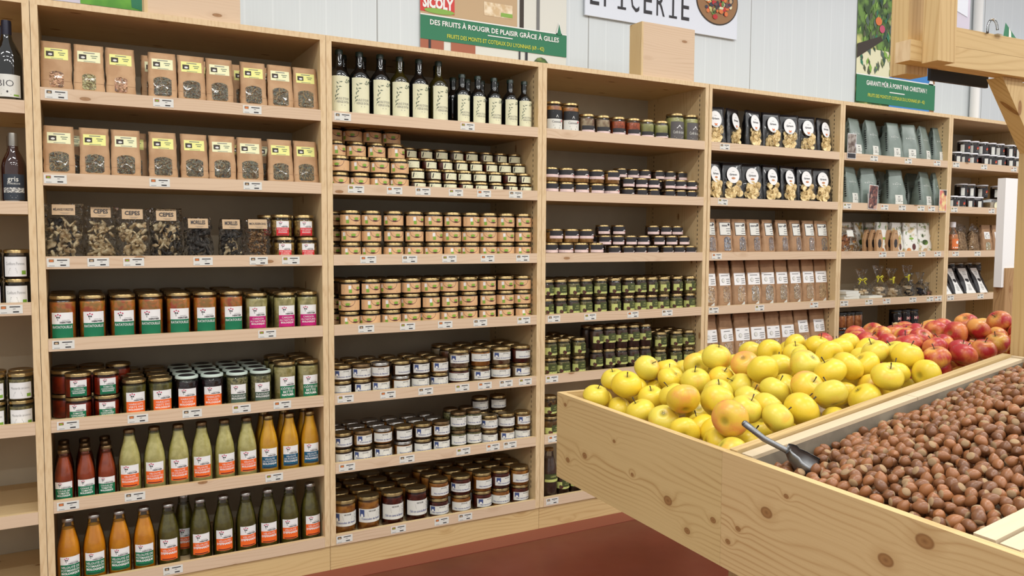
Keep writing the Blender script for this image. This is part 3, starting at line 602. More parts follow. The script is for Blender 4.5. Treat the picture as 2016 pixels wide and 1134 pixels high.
T['flag'] = jar('flageolet_bean_jar', .0445, .140, 'flageolet', heritier(.0445, .062, .008, .092, 'flag_label', [('FLAGEOLET', .16, 0), ('BIOLOGIQUE', .15, .03)], .45), 'lid_green', nr=.039, lr=.042)
T['bett'] = jar('chard_rib_jar', .0465, .168, 'cardon', heritier(.0465, .066, .012, .108, G, [('CÔTES DE', .17, .01), ('BETTES', .17, .01), ('NATUREL', .15, .04)], .4), nr=.041, lr=.044)
T['chick'] = jar('chickpea_jar', .044, .092, 'chickpea', heritier(.044, .052, .006, .066, 'red_label', [('POIS CHICHES', .16, 0), ('AU NATUREL', .13, 0), ('BIOLOGIQUE', .13, .02)], .45), nr=.041, lr=.043)
def soup_prof(R, H, nr=.0195): return [(0, .001), (R-.006, 0), (R-.001, .003), (R, .009), (R, H*.40), (R*.975, H*.50), (R*.88, H*.61), (R*.74, H*.71), (R*.60, H*.80), (R*.515, H*.87), (nr+.0015, H*.93), (nr, H*.95), (nr, H-.004)]
def soup(name, R, H, contents, colour, lines, lid='gold', fill=.90, fr=.46, lw=.068, z0=.03):
    lab = heritier(R, lw, z0, z0+H*.34, colour, lines, fr)
    lr = .0215
    return container(name, soup_prof(R, H), H*fill, .003, contents, [(lr-.001, H-.013), (lr, H-.012), (lr, H-.003), (lr-.002, H), (0, H)], lid, lab)
V = 'VELOUTÉ'
T['coulis'] = soup('tomato_coulis_bottle', .0375, .192, 'tomato_sauce', G, [('COULIS DE', .17, .01), ('TOMATES', .17, .01), ('BIOLOGIQUE', .15, .04)], 'gold_dark', .86, .38, .070, .012)
T['courg'] = soup('courgette_soup_bottle', .0425, .245, 'courgette_soup', O_, [(V, .15, 0), ('DE COURGETTES', .14, 0), ('BIOLOGIQUES', .14, .03)], 'gold_dark', .9, .42, .070, .03)
T['potir'] = soup('squash_soup_bottle', .0425, .245, 'squash_soup', 'blue_label', [(V, .15, 0), ('DE POTIRON', .15, 0), ('BIOLOGIQUE', .15, .03)], 'gold', .92, .42, .068, .03)
T['potim'] = soup('pumpkin_soup_bottle', .0425, .245, 'pumpkin_soup', G, [(V+' DE', .16, .01), ('POTIMARRON', .16, .01), ('BIOLOGIQUE', .15, .04)], 'silver', .84, .36, .074, .025)
T['epin'] = soup('spinach_soup_bottle', .0425, .245, 'spinach_soup', O_, [(V, .17, 0), ("D'EPINARDS", .17, .04)], 'silver', .84, .42, .068, .03)

def terrine(r, h, contents, lab, lid='gold', name='terrine_jar', lh=.012): return jar(name, r, h, contents, lab, lid, lh, nr=r*.93, lr=r*.955, sh=.006, fill=h-lh-.005)
def kraft_lab(r, h, sd=0):
    d = Decal(on_cyl(r+.0005)); W = r*2.9; z0, z1 = h*.10, h*.72
    d.grid(-W/2, z0, W/2, z1, 'kraft_label', 1, 14)
    cx = .004+sd*.012
    d.disc(cx, z1, r*.74, (z1-z0)*.66, 'maroon', 2, 14, PI, 2*PI); d.disc(cx, z1-(z1-z0)*.38, r*.24, (z1-z0)*.13, 'lime', 3, 10); d.text('Le Caillou', cx, z1-(z1-z0)*.2, h*.07, 'pale_yellow', 4, .02, r*.7)
    d.grid(cx-r*1.05, z1-(z1-z0)*.5, cx-r*.80, z1-(z1-z0)*.12, 'white', 2); d.grid(cx-r*1.0, z1-(z1-z0)*.85, cx-r*.72, z1-(z1-z0)*.5, 'lime', 3)
    d.bars(cx-r*.25, cx+r*.75, z0+h*.04, z0+h*.17, 2, 'maroon', 2, 3+sd); d.bars(-W/2+.003, -W/2+.02, z0+h*.1, z1-h*.05, 6, 'card_brown', 2)
    return d.mesh('label')
def plain_lab(r, h, z0, z1, paper='off_white', sd=0, photo=True, ink='blue_ink', arc=2.5, title=None):
    d = Decal(on_cyl(r+.0005)); W = r*arc; H = z1-z0; d.grid(-W/2, z0, W/2, z1, paper, 1, 12)
    if photo: d.grid(-W*.44, z0+H*.42, -W*.26, z1-H*.06, 'photo_blue', 2, 2); d.disc(-W*.35, z0+H*.5, W*.05, H*.14, 'white', 3, 8)
    d.text('GAEC ROCHER', W*.03, z0+H*.80, H*.10, 'ink', 2, .02, W*.26) if title else None
    d.bars(-W*.16, W*.22, z0+H*.44, z0+H*.78, 4, 'grey_ink', 2, 5+sd); d.bars(W*.27, W*.45, z0+H*.36, z0+H*.86, 6, 'grey_ink', 2, 9+sd)
    if title: d.text(title, 0, z0+H*.20, H*.16, ink, 3, .01, W*.72)
    d.bars(-W*.3, W*.35, z0+H*.02, z0+H*.14, 2, 'grey_ink', 2, 4+sd); return d.mesh('label')
for i in range(3): T['kraft%d' % i] = terrine(.0445, .0693, 'pate', kraft_lab(.0445, .0693, i-1))
def quill_lab(r, h, sd):
    d = Decal(on_cyl(r+.0005)); W = r*1.7; z0, z1 = h*.14, h*.70; H = z1-z0
    d.grid(-W/2, z0, W/2, z1, 'cream', 1, 8)
    d.poly([(-W*.43, z0+H*.2), (-W*.36, z0+H*.15), (-W*.30, z0+H*.85), (-W*.36, z0+H*.9)], 'ink', 2)
    d.grid(-W*.2, z0+H*.55, W*.42, z0+H*.72, 'red_label' if sd == 2 else 'ink', 2); d.bars(-W*.15, W*.4, z0+H*.1, z0+H*.45, 3, 'grey_ink', 2, sd); return d.mesh('label')
for i, cc in enumerate(('pate', 'chili', 'chestnut')): T['quill%d' % i] = terrine(.0390, .0508, cc, quill_lab(.0390, .0508, i), name='pate_jar', lh=.010)
TT = ['Terrine de boeuf de Bernard', 'Terrine de cerf', 'Saucisse de Bernard', 'Rillettes de boeuf', 'Terrine de veau à la moutarde']
for i in range(4): T['roc%d' % i] = terrine(.042, .067, ('pate', 'foie', 'stew', 'pate')[i], plain_lab(.042, .067, .010, .049, sd=i, photo=i % 2 == 1, title=TT[i]), ('gold', 'gold_dark', 'silver', 'gold')[i], 'rocher_terrine_jar'.replace('rocher_', 'meat_'))
for i in range(3): T['bol%d' % i] = terrine(.0490, .0825, ('chili', 'duck', 'stew')[i], plain_lab(.0490, .0825, .024, .060, sd=i, photo=i == 1, title='Sauce de boeuf à la tomate'), name='meat_sauce_jar')
T['s6t'] = terrine(.0385, .086, 'flageolet', plain_lab(.0385, .086, .022, .064, photo=False, title='Terrine du lac'), 'gold_dark', 'tall_terrine_jar')
for i in range(2): T['s6r%d' % i] = terrine(.0415, .070, ('pate', 'foie')[i], plain_lab(.0415, .070, .012, .050, sd=i, photo=i == 1, title='Terrine de cerf'), 'gold', 'small_terrine_jar')
T['cass'] = jar('beef_cassoulet_jar', .0495, .152, 'stew', plain_lab(.0495, .152, .040, .100, photo=True, title='Cassoulet de boeuf'), 'gold', .014, nr=.047, lr=.0495)
T['chil'] = jar('chili_con_carne_jar', .0495, .152, 'chili', plain_lab(.0495, .152, .034, .102, photo=False, title='Chili con carné de Bernard'), 'gold', .014, nr=.047, lr=.0495)
for i in range(2): T['s7l%d' % i] = terrine(.0480, .0885, ('chili', 'stew')[i], plain_lab(.0480, .0885, .018, .058, sd=i, photo=i == 0, title='Plat mariné de Bernard'), 'gold', 'stew_jar')

def dark_lab(r, z0, z1, band=.5, arc=2.3, rings=True):
    d = Decal(on_cyl(r+.0005)); W = r*arc; H = z1-z0; zm = z0+H*band
    d.grid(-W/2, zm, W/2, z1, 'charcoal', 1, 10); d.grid(-W/2, z0, W/2, zm, 'rose_paper', 1, 10)
    d.fan([(.1*W, zm), (.16*W, zm+H*.16), (.22*W, zm+H*.22), (.30*W, zm+H*.2), (.38*W, zm+H*.14), (.42*W, zm)], 'white', 2)
    if rings: d.disc(W*.36, z0+H*.35, H*.10, H*.10, 'red_label', 3, 10)
    d.bars(-W*.2, W*.3, z0+H*.08, zm-H*.06, 2, 'ink', 2, 2); return d.mesh('label')
def band_lab(r, z0, z1, name, arc=2.2):
    d = Decal(on_cyl(r+.0005)); W = r*arc; H = z1-z0
    d.grid(-W/2, z0+H*.58, W/2, z1, 'black', 1, 10); d.grid(-W/2, z0, W/2, z0+H*.58, 'off_white', 1, 10)
    d.text('Canardises'.replace('Canardises', name), 0, z0+H*.40, H*.11, 'ink', 2, 0, W*.5); d.bars(-W*.2, W*.2, z0+H*.10, z0+H*.34, 2, 'ink', 2)
    d.disc(W*.28, z0+H*.50, W*.05, W*.05, 'red_label', 3, 10)
    d.poly([(-.06*W, z0+H*.66), (.0, z0+H*.78), (.06*W, z0+H*.66), (.05*W, z0+H*.64), (0, z0+H*.74), (-.05*W, z0+H*.64)], 'white', 2)
    d.bars(-W*.35, W*.35, z1-H*.12, z1-H*.05, 1, 'grey_ink', 2); return d.mesh('label')
T['b3a'] = jar('cassoulet_jar', .047, .157, 'stew', band_lab(.047, .012, .116, 'Cassoulet'), 'gold', nr=.043)
T['b3c'] = jar('duck_confit_jar', .050, .158, 'fat', (lambda d: (d.grid(-.05, .02, .05, .115, 'grey_label', 1, 10), d.text('Confit de canard', 0, .052, .016, 'off_white', 2, 0, .07), d.poly([(-.018, .08), (0, .098), (.018, .08), (.014, .078), (0, .092), (-.014, .078)], 'white', 2), d.bars(-.03, .03, .026, .04, 2, 'off_white', 2), d.mesh('label'))[-1])(Decal(on_cyl(.0505))), 'gold', nr=.045)
for i, cc in enumerate(('duck', 'duck', 'carrot', 'carrot', 'fat', 'fat')): T['b3b%d' % i] = jar('duck_dish_jar', .0435, .112, cc, dark_lab(.0435, .016, .054 if i < 4 else .05, .45), 'gold', nr=.040)
T['b3d'] = terrine(.0440, .069, 'foie', dark_lab(.0440, .022, .060, .35), name='foie_gras_jar')
T['b3s'] = terrine(.0385, .0535, 'pate', dark_lab(.0385, .008, .046, .35), name='duck_pate_jar', lh=.010)
def chest_lab(r, z0, z1, sd=0):
    d = Decal(on_cyl(r+.0005)); W = r*2.5; H = z1-z0
    d.grid(-W/2, z0+H*.14, -W*.16, z1-H*.22, 'lime_pale', 1, 6); d.grid(-W*.16, z0+H*.14, W/2, z1, 'moss', 1, 8)
    d.disc(-W*.24, z0+H*.30, W*.09, H*.18, 'chestnut', 2, 10); d.disc(-W*.16, z0+H*.26, W*.06, H*.13, 'maroon', 2, 10)
    d.grid(-W*.16, z0+H*.10, W/2, z0+H*.28, 'lime_pale', 2, 6); d.bars(0, W*.3, z0+H*.17, z0+H*.27, 1, 'ink', 3)
    d.text('CRÈME', W*.13, z0+H*.68, H*.11, 'lime_pale', 2, 0, W*.2); d.text('de marrons', W*.13, z0+H*.50, H*.09, 'lime_pale', 2, 0, W*.3); return d.mesh('label')
T['ch1'] = jar('chestnut_spread_jar', .0365, .0925, 'chestnut', chest_lab(.0365, .012, .066), 'gold', nr=.033, lr=.0345)
T['ch2'] = jar('tall_chestnut_jar', .0375, .117, 'chestnut', chest_lab(.0375, .030, .082), 'gold', nr=.033, lr=.0345)
T['ch3'] = jar('green_chestnut_jar', .0375, .0925, 'mustard', chest_lab(.0375, .012, .066), 'gold', nr=.034, lr=.0355)
T['nutj'] = jar('whole_chestnut_jar', .0400, .100, 'nuts_jar', chest_lab(.0400, .010, .058), 'gold', nr=.037, lr=.039)
T['milk'] = container('chestnut_drink_bottle', soup_prof(.0420, .250), .2, .003, 'chestnut', [(.021, .236), (.0215, .237), (.0215, .248), (0, .25)], 'gold', (lambda d: (d.grid(-.045, .085, .045, .098, 'lime_pale', 1, 8), d.grid(-.045, .098, .045, .125, 'moss', 1, 8), d.text('CRÈME', 0, .108, .009, 'lime_pale', 2, 0, .03), d.mesh('label'))[-1])(Decal(on_cyl(.0425))))

def oil_prof(R, H): return [(0, .001), (R-.005, 0), (R, .006), (R, H*.60), (R*.96, H*.645), (R*.78, H*.69), (R*.52, H*.735), (R*.40, H*.775), (.0150, H*.83), (.0142, H*.95), (.0155, H*.955), (.0155, H*.965), (.0140, H*.97), (.0140, H*.99), (0, H*.99)]
def oil(name, R, H, mat):
    d = Decal(on_cyl(R+.0005)); W = R*2.15; z0, z1 = H*.06, H*.60; h = z1-z0
    d.grid(-W/2, z0, W/2, z1, 'cream', 1, 10)
    rr = random.Random(4)
    for (sx, sz, ex, ez, nl) in ((-W*.36, z0+h*.28, -W*.12, z0+h*.86, 9), (W*.06, z0+h*.84, W*.44, z0+h*.9, 6)):
        d.poly([(sx, sz), (sx+W*.012, sz), (ex+W*.012, ez), (ex, ez)], 'grey_ink', 2)
        for i in range(nl):
            t = (i+1)/(nl+.5); px, pz = sx+(ex-sx)*t, sz+(ez-sz)*t; a = rr.uniform(.2, 1.3)*(1 if i % 2 else -1)+(1.2 if sx < 0 else .1); L = h*.10
            d.fan([(px, pz), (px+L*.5*math.cos(a)-L*.14*math.sin(a), pz+L*.5*math.sin(a)+L*.14*math.cos(a)), (px+L*math.cos(a), pz+L*math.sin(a)), (px+L*.5*math.cos(a)+L*.14*math.sin(a), pz+L*.5*math.sin(a)-L*.14*math.cos(a))], 'flag_label', 3)
    d.text("HUILE D'OLIVE", W*.06, z0+h*.36, h*.065, 'grey_ink', 2, 0, W*.66); d.text('VIERGE EXTRA', W*.06, z0+h*.27, h*.065, 'grey_ink', 2, 0, W*.66)
    d.bars(-W*.1, W*.2, z0+h*.19, z0+h*.23, 1, 'grey_ink', 2); d.bars(-W*.35, W*.4, z0+h*.04, z0+h*.12, 2, 'grey_ink', 2, fill=.2); d.bars(-W*.2, W*.3, z0+h*.7, z0+h*.95, 4, 'grey_ink', 2, fill=.15)
    cap = [(.0155, H*.93), (.0160, H*.932), (.0160, H*.995), (.0150, H), (0, H)]
    return (name, [('glass_body', lathe_mesh('glass_body', oil_prof(R, H), mat)), ('screw_cap', lathe_mesh('screw_cap', cap, 'cap_green')), ('label', d.mesh('label'))])
T['oil'] = oil('olive_oil_bottle', .0420, .286, 'bottle_black'); T['oil2'] = oil('olive_oil_bottle', .0420, .286, 'bottle_olive'); T['oils'] = oil('small_olive_oil_bottle', .0355, .240, 'bottle_black')
def wine(name, R, H, mat, foil, d):
    pr = [(0, .001), (R-.005, 0), (R, .006), (R, H*.55), (R*.93, H*.62), (R*.70, H*.70), (R*.45, H*.77), (.0155, H*.84), (.0148, H*.98), (0, H*.99)]
    cap = [(.0158, H*.80), (.0160, H*.97), (.0150, H), (0, H)]
    return (name, [('glass_body', lathe_mesh('glass_body', pr, mat)), ('foil_capsule', lathe_mesh('foil_capsule', cap, foil)), ('label', d.mesh('label'))])
d = Decal(on_cyl(.0445)); d.grid(-.045, .030, .045, .108, 'off_white', 1, 12); d.text('BIO', -.006, .066, .024, 'ink', 2, -.01, .050); d.disc(-.001, .048, .003, .004, 'ink', 2, 8); d.bars(-.03, .02, .036, .042, 1, 'grey_ink', 2); d.grid(.018, .034, .036, .040, 'lime', 2, 2); d.bars(-.02, .02, .052, .060, 2, 'grey_ink', 2, fill=.2)
T['bio'] = wine('red_wine_bottle', .044, .300, 'bottle_black', 'foil_navy', d)
d = Decal(on_cyl(.0385)); d.grid(-.037, .025, .037, .115, 'slate', 1, 12); d.text('gris', -.002, .090, .018, 'off_white', 2, .01, .034); d.text("D'ARDÈCHE", 0, .079, .006, 'off_white', 2, 0, .04); d.grid(-.035, .050, .035, .068, 'grey_ink', 2, 8)
rr = random.Random(2)
for i in range(60): d.disc(rr.uniform(-.033, .033), rr.uniform(.051, .067), .003, .0014, 'off_white', 3, 6)
d.bars(-.012, .012, .030, .042, 2, 'grey_ink', 2); d.grid(-.034, .008, .034, .023, 'silver', 1, 8)
T['gris'] = wine('rose_wine_bottle', .038, .262, 'bottle_rose', 'foil_silver', d)
def hand_lab(r, z0, z1, t, sd=0):
    d = Decal(on_cyl(r+.0005)); W = r*1.9; H = z1-z0; d.grid(-W/2, z0, W/2, z1, 'white', 1, 8); d.text(t, 0, z0+H*.58, H*.17, 'grey_ink', 2, -.012, W*.8)
    d.bars(-W*.3, W*.1, z0+H*.15, z0+H*.45, 4, 'grey_ink', 2, sd, .3); d.grid(W*.26, z0+H*.1, W*.45, z0+H*.3, 'leafy' if 0 else 'lime', 2, 2); return d.mesh('label')
T['conf'] = jar('jam_jar', .0400, .103, 'jam', hand_lab(.040, .008, .078, 'Confiture Pommes'), 'gold', nr=.0375, lr=.040)
T['mout'] = jar('mustard_jar', .0405, .098, 'mustard', hand_lab(.0405, .008, .066, 'Moutarde ancienne'), 'gold', nr=.038, lr=.0405)

# preserves on the far units
def simple_lab(r, z0, z1, a, b, arc=2.0):
    d = Decal(on_cyl(r+.0005)); W = r*arc; H = z1-z0; d.grid(-W/2, z0, W/2, z1, a, 1, 8); d.grid(-W*.4, z0+H*.08, W*.4, z0+H*.2, b, 2, 4); d.disc(0, z0+H*.65, W*.16, H*.16, b, 2, 10); return d.mesh('label')
T['apr'] = jar('apricot_jar', .036, .115, 'apricot', simple_lab(.036, .010, .022, 'black', 'off_white'), 'black', nr=.033)
T['apr2'] = jar('compote_jar', .036, .105, 'apricot', simple_lab(.036, .020, .080, 'card_brown', 'charcoal'), 'black', nr=.033)
T['oliv'] = jar('olive_spread_jar', .036, .105, 'green_beans', simple_lab(.036, .020, .050, 'lime', 'charcoal'), 'black', nr=.033)
d = Decal(on_cyl(.0395)); d.grid(-.04, .012, .04, .080, 'black', 1, 8); d.text('M', -.012, .045, .022, 'pinkish', 2, .02); d.disc(.012, .055, .008, .010, 'logo_pink', 2, 10); d.bars(-.02, .02, .02, .032, 1, 'off_white', 2)
T['dj'] = jar('dark_jam_jar', .039, .110, 'dark_jam', d.mesh('label'), 'black', nr=.036)
T['dj2'] = jar('small_dark_jam_jar', .033, .090, 'dark_jam', simple_lab(.033, .018, .055, 'fig', 'white'), 'black', nr=.030)
d = Decal(on_cyl(.0425)); d.grid(-.048, .008, .048, .068, 'charcoal', 1, 10); d.disc(.014, .046, .010, .008, 'photo_red', 2, 10); d.disc(.010, .040, .006, .006, 'photo_orange', 3, 8); d.bars(-.004, .030, .022, .030, 1, 'off_white', 2); d.grid(-.046, .010, -.022, .064, 'off_white', 2, 3)
T['spr'] = jar('fruit_spread_jar', .042, .095, 'dark_jam', d.mesh('label'), 'lid_white', .010, nr=.041, lr=.0435)
T['tin'] = jar('dark_preserve_tin', .042, .075, 'dark_jam', simple_lab(.042, .015, .055, 'charcoal', 'grey_ink'), 'silver', nr=.041, lr=.0435)
T['pot'] = jar('honey_pot', .034, .060, 'apricot', simple_lab(.034, .008, .035, 'card_brown', 'charcoal'), 'silver', nr=.032)

# ------------------------------------------------------------------ bags and pouches
def bag_shape(w, h, db, dt, seed=0, jit=.0012, lean=0.0, taper=0.0, bulge=.003, kf=.55):
    """returns (half depth fn, front fn)"""
    def dep(z):
        t = z/h; return db/2 if t < kf*.3 else db/2+(dt/2-db/2)*min(1, ((t-kf*.3)/(1-kf*.3))**1.1)
    def wid(z): return w/2*(1-taper*z/h)
    def front(x, z, o): return (x, -dep(z)+lean*z-bulge*math.cos(PI*min(1, abs(x)/w))*math.sin(PI*min(1, max(0, z/h)))-o, z)
    return dep, wid, front
def bag_mesh(w, h, db, dt, mat, seed=0, jit=.0012, lean=0.0, taper=0.0, bulge=.003, gusset=.25, nz=12, crimp=0.0, kf=.55, mats=None):
    dep, wid, front = bag_shape(w, h, db, dt, seed, jit, lean, taper, bulge, kf); r = random.Random(seed); b = MB(); vs = []; n = 8
    per = None
    for j in range(nz+1):
        z = h*j/nz; d = dep(z); ww = wid(z); ring = []
        for i in range(n+1): x = -ww+2*ww*i/n; ring.append(Vector(front(x, z, 0)))
        g = gusset*ww*min(1, max(0, (z/h-.15)*1.6))*(1-d/(db/2+1e-6)*.8)
        ring.append(Vector((ww-g, lean*z, z)))
        for i in range(n+1): x = ww-2*ww*i/n; p = Vector(front(x, z, 0)); ring.append(Vector((x, 2*lean*z-p.y, z)))
        ring.append(Vector((-ww+g, lean*z, z)))
        if j:
            for k, p in enumerate(ring):
                if k in (0, n, n+1, n+2, 2*n+2, 2*n+3): p.x += r.uniform(-jit, jit)*1.5
                if k > n: p.y += r.uniform(-jit, jit)*2
        if per is None: per = len(ring)
        vs += ring
    fs = []
    for j in range(nz):
        for k in range(per): q = (k+1) % per; fs.append((j*per+k, j*per+q, (j+1)*per+q, (j+1)*per+k))
    fs.append(tuple(range(per))[::-1]); fs.append(tuple(nz*per+k for k in range(per)))
    if mats:
        for f in fs: z = sum(vs[i].z for i in f)/len(f)/h; m = [mm for lim, mm in mats if z <= lim][0]; b.add([vs[i] for i in f], [tuple(range(len(f)))], m, True)
    else: b.add(vs, fs, mat, True)
    me = b.mesh('bag'); return me, front
def window_pts(w, h, cx, z0, arch=.25, n=8):
    pts = [(cx-w/2+w*.12, z0), (cx-w/2, z0+h*.08), (cx-w/2, z0+h*(1-arch))]
    pts += [(cx-w/2+w*i/n, z0+h*(1-arch)+h*arch*math.sin(PI*i/n)**.6) for i in range(1, n)]
    return pts+[(cx+w/2, z0+h*(1-arch)), (cx+w/2, z0+h*.08), (cx+w/2-w*.12, z0)]
def herb_bag(i, stuff, ww, wh, small=False):
    w, h = .100, .192; me, fn = bag_mesh(w, h, .052, .006, 'kraft', i, .0012, .02, .04)
    d = Decal(fn, .0006); cx = 0
    d.grid(-.036, .128, .038, .168, 'pale_yellow' if i % 2 else 'yellow_paper', 1, 4, 2); d.grid(-.031, .138, -.007, .156, 'photo_dark', 2, 2, 2); d.disc(-.018, .145, .007, .004, 'off_white', 3, 8)
    d.bars(-.028, .032, .160, .165, 1, 'grey_ink', 2, fill=.6); d.bars(.006, .03, .142, .156, 2, 'flag_label', 2, fill=.35); d.bars(-.028, .034, .1295, .133, 1, 'grey_ink', 2, fill=.5)
    lab = d.mesh('label'); d = Decal(fn, .0006); d.fan(window_pts(ww, wh, 0, .027, .14), stuff, 1.6, 6); win = d.mesh('window')
    d = Decal(fn, .0016); d.fan(window_pts(ww, wh, 0, .027, .14), 'window_film', 1, 6); film = d.mesh('film')
    d = Decal(fn, .0007); d.grid(-.049, .050, -ww/2-.002, .0512, 'kraft_dark', 1); d.grid(ww/2+.002, .050, .049, .0512, 'kraft_dark', 1)
    return ('herb_bag', [('paper_bag', me), ('label', lab), ('window', win, [('film', film)]), ('side_crease', d.mesh('crease'))])
HB = [herb_bag(i, s, a, b_) for i, (s, a, b_) in enumerate((('bark', .044, .058), ('herbs_pale', .044, .058), ('bark', .042, .056), ('herbs', .062, .072), ('herbs', .062, .068), ('herbs', .060, .070), ('herbs', .062, .070)))]

def cello_bag(name, i, w, h, stuff_mat, paper_w, title, n, dark=None, fillh=.7):
    me, fn = bag_mesh(w, h, .060, .004, 'cello', 50+i, .004, 0, .0, .006, .1)
    r = random.Random(60+i); b = MB()
    for k in range(n):
        c = Vector((r.uniform(-w/2+.014, w/2-.014), r.uniform(-.026, .016), r.uniform(.006, h*fillh))); L = r.uniform(.015, .030) if n < 90 else r.uniform(.005, .010)
        t = c.z/h; c.y *= (1-t*.8)
        R = Matrix.Rotation(r.uniform(0, 6.28), 3, 'Z') @ Matrix.Rotation(r.uniform(-.9, .9)+PI/2, 3, 'X') @ Matrix.Rotation(r.uniform(0, 6.28), 3, 'Z')
        mt = stuff_mat if not (dark and r.random() < .35) else dark; vs = []; fs = []
        m = 7; bend = r.uniform(-.5, .5)
        for a in range(m+1):
            s = a/m; wd_ = L*(.14+.24*math.sin(PI*s))*(1+.3*math.sin(9*s+k))
            for q in (-1, 0, 1): vs.append(c+R @ Vector(((s-.5)*L*1.7, q*wd_, bend*L*(s-.5)**2*2+(.12*L if q == 0 else 0)+.002)))
            for q in (1, 0, -1): vs.append(c+R @ Vector(((s-.5)*L*1.7, q*wd_, bend*L*(s-.5)**2*2-.002)))
        for v in vs:
            v.x = max(-w/2+.004, min(w/2-.004, v.x)); v.z = max(.003, min(h*.9, v.z)); dp = .028*(1-.9*max(0, v.z/h-.16))-.002; v.y = max(-dp, min(dp, v.y))
        for a in range(m):
            for q in range(6): p = (q+1) % 6; fs.append((a*6+q, a*6+p, a*6+6+p, a*6+6+q))
        fs += [tuple(range(6))[::-1], tuple(m*6+q for q in range(6))]
        b.add(vs, fs, mt, True)
    d = Decal(fn, .0012); z1 = h-.004; z0 = h-.042
    d.grid(-paper_w*.6, z0, paper_w*.6, z1, 'card_brown', 1, 4); d.text(title, 0, z0+.016, .0155 if len(title) < 9 else .009, 'ink', 2, .025 if len(title) < 9 else .01, paper_w*(.86 if len(title) < 9 else 1.05)); d.bars(-paper_w*.2, paper_w*.35, z0+.003, z0+.010, 2, 'grey_ink', 2, fill=.2)
    return (name, [('film', me), ('mushroom_slices', b.mesh('slices')), ('paper_header', d.mesh('header'))])
MU = [cello_bag('mixed_mushroom_bag', 0, .118, .212, 'mushroom', .062, 'MÉLANGE FORESTIER', 70, 'mushroom_dark'),
      cello_bag('dried_cep_bag', 1, .106, .205, 'mushroom', .056, 'CEPES', 52), cello_bag('dried_cep_bag', 2, .110, .200, 'mushroom', .060, 'CEPES', 52),
      cello_bag('dried_cep_bag', 3, .112, .196, 'mushroom', .060, 'CEPES', 60, 'mushroom_dark'),
      cello_bag('dried_morel_bag', 4, .098, .168, 'mushroom_dark', .062, 'MORILLES', 60, 'mushroom_dark'), cello_bag('dried_morel_bag', 5, .088, .166, 'mushroom_dark', .056, 'MORILLES', 60, 'mushroom'),
      cello_bag('dried_mousseron_bag', 6, .096, .168, 'mousseron', .062, 'MOUSSERONS', 150)]

def cracker_pouch(i, kind):
    w, h = .140, .222; me, fn = bag_mesh(w, h, .052, .004, 'pouch_black', 80+i, .002, .015, .03, .006, .2)
    r = random.Random(90+i); b = MB()
    for k in range(24):
        x = r.uniform(-.042, .042); z = r.uniform(.034, .108); R_ = .0185 if kind else .0155; p = Vector(fn(x, z, .001+.0022*(k%4))); a = r.uniform(-.35, .35); c_ = r.uniform(-.4, .3)
        M = Matrix.Rotation(c_+PI/2, 3, 'X') @ Matrix.Rotation(a, 3, 'Y'); vs = []; n = 12
        for s in (0.002, -0.002):
            vs += [p+M @ Vector((R_*math.cos(2*PI*q/n), R_*math.sin(2*PI*q/n), s)) for q in range(n)]
        fs = [tuple(range(n)), tuple(range(2*n-1, n-1, -1))]+[(q, n+q, n+(q+1) % n, (q+1) % n) for q in range(n)]
        b.add(vs, fs, 'cookie', False)
    d = Decal(fn, .011); d.fan([(-.056, .022), (.056, .022), (.056, .135), (-.056, .135)], 'window_film', 1); film = d.mesh('film')
    d = Decal(fn, .0115); d.disc(0, .152, .040, .046, 'white', 1, 24); d.text('Grison', 0, .150, .011, 'ink', 1.03, .03, .046)
    if kind: d.disc(0, .134, .013, .006, 'photo_orange' if 0 else 'apricot', 1.03, 10)
    else: d.disc(0, .128, .010, .011, 'photo_orange', 1.03, 10, PI, 2*PI); d.disc(0, .131, .007, .005, 'white', 1.06, 8); d.bars(-.018, .018, .112, .117, 1, 'grey_ink', 1.03)
    d.bars(-.012, .014, .170, .174, 1, 'grey_ink', 1.03)
    return ('cracker_pouch', [('pouch', me), ('crackers', b.mesh('crackers')), ('window_film', film), ('round_label', d.mesh('label'))])
CR = [cracker_pouch(i, i % 2) for i in range(4)]

def kraft_bag(name, i, w, h, stuff, lab, win, db=.06, lean=.02, tag=False, extra=None):
    me, fn = bag_mesh(w, h, db, .008, 'kraft_dark', 120+i, .003, lean, .03, .005)
    parts = [('paper_bag', me)]
    d = Decal(fn, .0008); x0, z0, x1, z1 = lab; d.grid(x0, z0, x1, z1, 'white' if not extra else 'charcoal', 1, 4, 2)
    if extra: d.grid(x0+.003, z0+.003, x1-.003, z1-.003, 'off_white', 2, 4, 2); d.disc(x1-.014, z1-.013, .007, .007, 'ink', 3, 10)
    else: d.disc(x0+(x1-x0)*.3, (z0+z1)/2-.006, .012, .012, 'grey_ink', 2, 14); d.disc(x0+(x1-x0)*.3, (z0+z1)/2-.006, .0105, .0105, 'off_white', 3, 14)
    d.bars(x0+(x1-x0)*.55, x1-.004, z0+.006, z0+(z1-z0)*.6, 3, 'grey_ink', 3, i, .3); d.bars(x0+.006, x1-.012, z1-.018 if not extra else z1-.03, z1-.008, 1, 'grey_ink', 3, i, .4)
    parts.append(('label', d.mesh('label'))); d = Decal(fn, .0008); d.fan(window_pts(win[2], win[3], win[0], win[1], .2), stuff, 1.5, 6); wm = d.mesh('window')
    d = Decal(fn, .0018); d.fan(window_pts(win[2], win[3], win[0], win[1], .2), 'window_film', 1, 6); parts.append(('window', wm, [('film', d.mesh('film'))]))
    if tag: d = Decal(fn, .003); d.poly([(win[0], .002), (win[0]+.026, .014), (win[0]+.024, .036), (win[0]-.002, .018)], 'off_white', 1); parts.append(('corner_sticker', d.mesh('sticker')))
    return (name, parts)
KB3 = [kraft_bag('seed_bag', i, .108, .205, 'seeds_dark', (-.034, .112, .046, .186), (.016, .026, .050, .080), extra=True) for i in range(3)]
